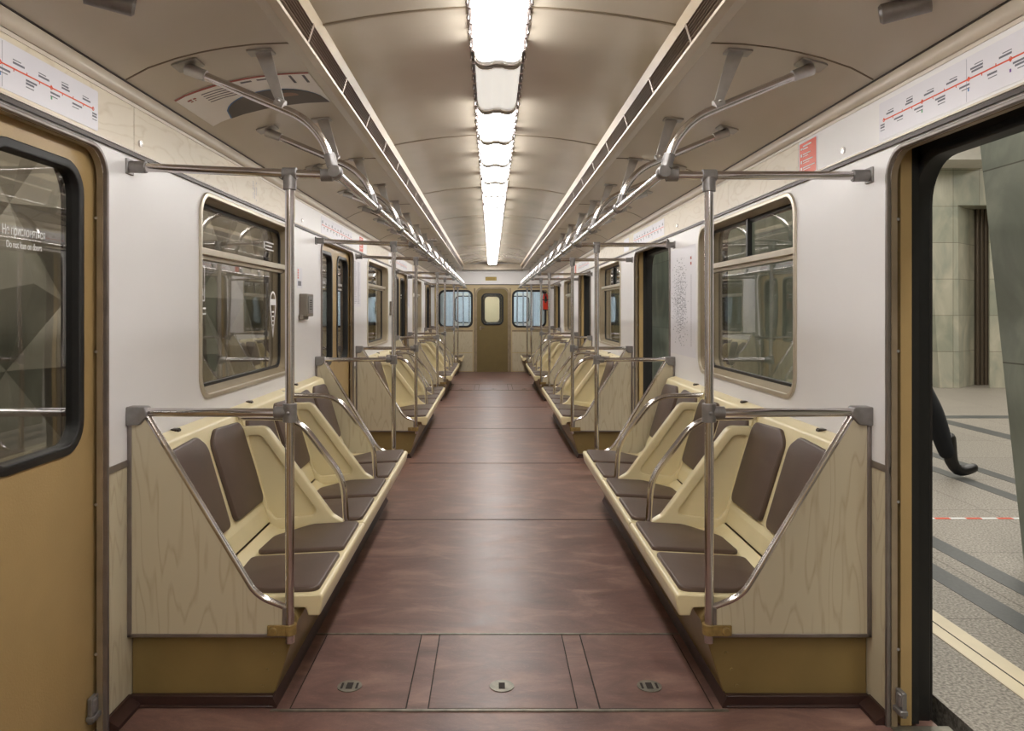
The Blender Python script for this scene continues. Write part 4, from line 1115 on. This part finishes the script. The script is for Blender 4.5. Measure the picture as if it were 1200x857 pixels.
# ------------------------------------------------------------------ person striding on the platform
def skin(name, verts, edges, mat, parent, sub=1):
    """verts: (x,y,z,radius)"""
    o = ORG[parent.name] if parent else Vector((0, 0, 0))
    me = bpy.data.meshes.new(name); me.from_pydata([tuple(Vector(v[:3])-o) for v in verts], edges, [])
    ob = bpy.data.objects.new(name, me); COL.objects.link(ob)
    md = ob.modifiers.new('Skin', 'SKIN'); md.use_smooth_shade = True
    for i, v in enumerate(verts):
        rr = v[3] if isinstance(v[3], tuple) else (v[3], v[3]); me.skin_vertices[0].data[i].radius = rr
    me.skin_vertices[0].data[0].use_root = True
    sb = ob.modifiers.new('Sub', 'SUBSURF'); sb.levels = sub; sb.render_levels = sub
    dg = bpy.context.evaluated_depsgraph_get(); ev = ob.evaluated_get(dg); m2 = bpy.data.meshes.new_from_object(ev)
    ob.modifiers.clear(); ob.data = m2; ob.data.materials.clear(); ob.data.materials.append(mat); ob.data.shade_smooth()
    ORG[ob.name] = o
    if parent: ob.parent = parent
    return ob
px, py = 3.235, 6.15
P = root('person', (px, py, 0), 'person in dark clothes and black boots striding on the platform behind the door edge', 'person')
V = [(px, py, .94, (.13, .10))]; E = []
def add(x, y, z, r, par): V.append((x, y, z, r)); E.append((par, len(V)-1)); return len(V)-1
sp = add(px+.01, py, 1.12, (.13, .10), 0); ch = add(px+.02, py, 1.32, (.15, .11), sp); nk0 = add(px+.02, py, 1.45, (.075, .085), ch); nk = add(px+.03, py, 1.52, .055, nk0)
hd = add(px+.05, py, 1.585, (.068, .070), nk); hd2 = add(px+.045, py, 1.65, (.088, .082), hd); hd3 = add(px+.035, py, 1.715, (.090, .084), hd2); hd4 = add(px+.03, py, 1.765, (.055, .055), hd3)
legs = {}
for q, pts in ((-1, [(px+.03, .86, .085), (3.47, .52, .06), (3.50, .44, .055), (3.61, .13, .038), (3.66, .055, .035), (3.73, .06, .033), (3.80, .085, .022)]),
               (1, [(px-.02, .86, .085), (px-.04, .50, .06), (px-.07, .42, .055), (px-.30, .19, .038), (px-.31, .11, .035), (px-.25, .05, .033), (px-.18, .03, .022)])):
    p_ = 0; ids = []
    for (x, z, r_) in pts: p_ = add(x, py+q*.09, z, r_, p_); ids.append(p_)
    legs[q] = pts
arms = {}
for q in (-1, 1):
    f_ = -q
    pts = [(px+.02, py+q*.17, 1.42, .05), (px+.0+f_*.03, py+q*.21, 1.15, .04), (px+.04+f_*.03, py+q*.21, .92, .028), (px+.05+f_*.03, py+q*.21, .86, (.018, .035))]
    p_ = ch
    for t in pts: p_ = add(t[0], t[1], t[2], t[3], p_)
    arms[q] = pts; hx, hy, hz = pts[-1][:3]
    for i, (dx, L_) in enumerate(((-.027, .065), (-.009, .078), (.009, .074), (.026, .058))):
        a1 = add(hx+dx, hy, hz-.03, .009, p_); a2 = add(hx+dx+.004, hy-q*.006, hz-.03-L_*.55, .0085, a1); add(hx+dx+.006, hy-q*.022, hz-.03-L_, .007, a2)
    t1 = add(hx+.034, hy-q*.01, hz+.005, .010, p_); add(hx+.046, hy-q*.02, hz-.035, .008, t1)
body = skin('body', V, E, M['skin'], P)
b = NB(); bmesh.ops.create_uvsphere(b, u_segments=28, v_segments=18, radius=1, matrix=Matrix.Translation((px+.022, py, 1.70)) @ Matrix.Diagonal((.108, .099, .108, 1)))
bmesh.ops.delete(b, geom=[f for f in b.faces if (lambda c: (c.x-px > .045 and c.z < 1.735) or c.z < 1.60 or (abs(c.y-py) > .07 and c.z < 1.66 and c.x-px > 0))(f.calc_center_median())], context='FACES')
h_ = fin('hair', b, M['hair'], P); md = h_.modifiers.new('Solid', 'SOLIDIFY'); md.thickness = .012
b = NB(); ball(b, (px+.130, py, 1.645), .014, 10, (1, .8, 1.4)); fin('nose', b, M['skin'], P)
for q in (-1, 1):
    b = NB(); ball(b, (px+.112, py+q*.030, 1.675), .010, 10); fin('eye', b, M['darktrim'], P)
    b = NB(); ball(b, (px+.03, py+q*.083, 1.655), .026, 10, (.7, .35, 1.1)); fin('ear', b, M['skin'], P)
b = NB(); ball(b, (px+.112, py, 1.605), .018, 10, (.5, 1.2, .3)); fin('mouth', b, M['maroon'], P)
CV = [(px+.01, py, 1.12, (.165, .165)), (px+.02, py, 1.32, (.175, .185)), (px+.02, py, 1.44, (.12, .14)), (px, py, .94, (.17, .18)), (px-.0, py, .76, (.175, .185)), (px+.03, py, 1.535, (.078, .082))]
CE = [(0, 1), (1, 2), (0, 3), (3, 4), (2, 5)]
for q in (-1, 1):
    p_ = 1
    for t in arms[q][:3]: CV.append((t[0], t[1], t[2], (t[3] if not isinstance(t[3], tuple) else .03)+.024)); CE.append((p_, len(CV)-1)); p_ = len(CV)-1
skin('coat', CV, CE, M['cloth'], P)
TV = [(px, py, .93, (.14, .11))]; TE = []
for q in (-1, 1):
    p_ = 0
    for (x, z, r_) in legs[q][:4]:
        if r_ == .038: z += .02; x -= .01
        TV.append((x, py+q*.09, z, r_+.026)); TE.append((p_, len(TV)-1)); p_ = len(TV)-1
skin('trousers', TV, TE, M['trouser'], P)
for q in (-1, 1):
    pts = legs[q][3:]
    BV = [(pts[0][0]-.02*(q < 0), py+q*.09, pts[0][1]+.24, .058)]+[(x, py+q*.09, z, r_+.017) for (x, z, r_) in pts]+[(pts[-1][0]+.02, py+q*.09, pts[-1][1], .03)]
    skin('boot', BV, [(i, i+1) for i in range(len(BV)-1)], M['boot'], P)

# ------------------------------------------------------------------ unseen area lights outside the car
def area(name, loc, sx, sy, e, col, rot=(0, 0, 0)):
    l = bpy.data.lights.new(name, 'AREA'); l.shape = 'RECTANGLE'; l.size = sx; l.size_y = sy; l.energy = e; l.color = col
    o = bpy.data.objects.new(name, l); COL.objects.link(o); o.location = loc; o.rotation_euler = rot
area('unseen_hall_light', (6.0, 8, 4.5), 1.2, 16, 420, (1.0, .96, .88))  # both hall area lights are put in out of view to light the platform
area('unseen_hall_light', (10.5, 14, 4.5), 1.2, 20, 330, (1.0, .96, .88))
area('added_edge_light', (2.0, 5, 4.5), .6, 16, 330, (1.0, .96, .88))  # added out of view to brighten the marble facing the train
area('added_track_light', (-2.4, 8, 4.4), .4, 20, 190, (1.0, .93, .82))  # added out of view to brighten the faceted wall behind the left glass
wd = bpy.data.worlds.new('tunnel_dark'); SC.world = wd; wd.use_nodes = True
wd.node_tree.nodes['Background'].inputs[0].default_value = (.02, .02, .02, 1); wd.node_tree.nodes['Background'].inputs[1].default_value = .5

# ------------------------------------------------------------------ camera
cd = bpy.data.cameras.new('camera'); cam = bpy.data.objects.new('camera', cd); COL.objects.link(cam)
cam.location = (CAMX, 0, CAMZ); cam.rotation_euler = (PI/2, 0, 0)
cd.sensor_width = 36; cd.lens = 897/1200*36; cd.shift_x = 24.5/1200; cd.shift_y = -65/1200; cd.clip_start = .05
SC.camera = cam
SC.view_settings.view_transform = 'Standard'; SC.view_settings.look = 'None'; SC.view_settings.gamma = 1; SC.view_settings.use_curve_mapping = False
SC.view_settings.exposure = 0.0
SC.cycles.max_bounces = 8; SC.cycles.transparent_max_bounces = 16
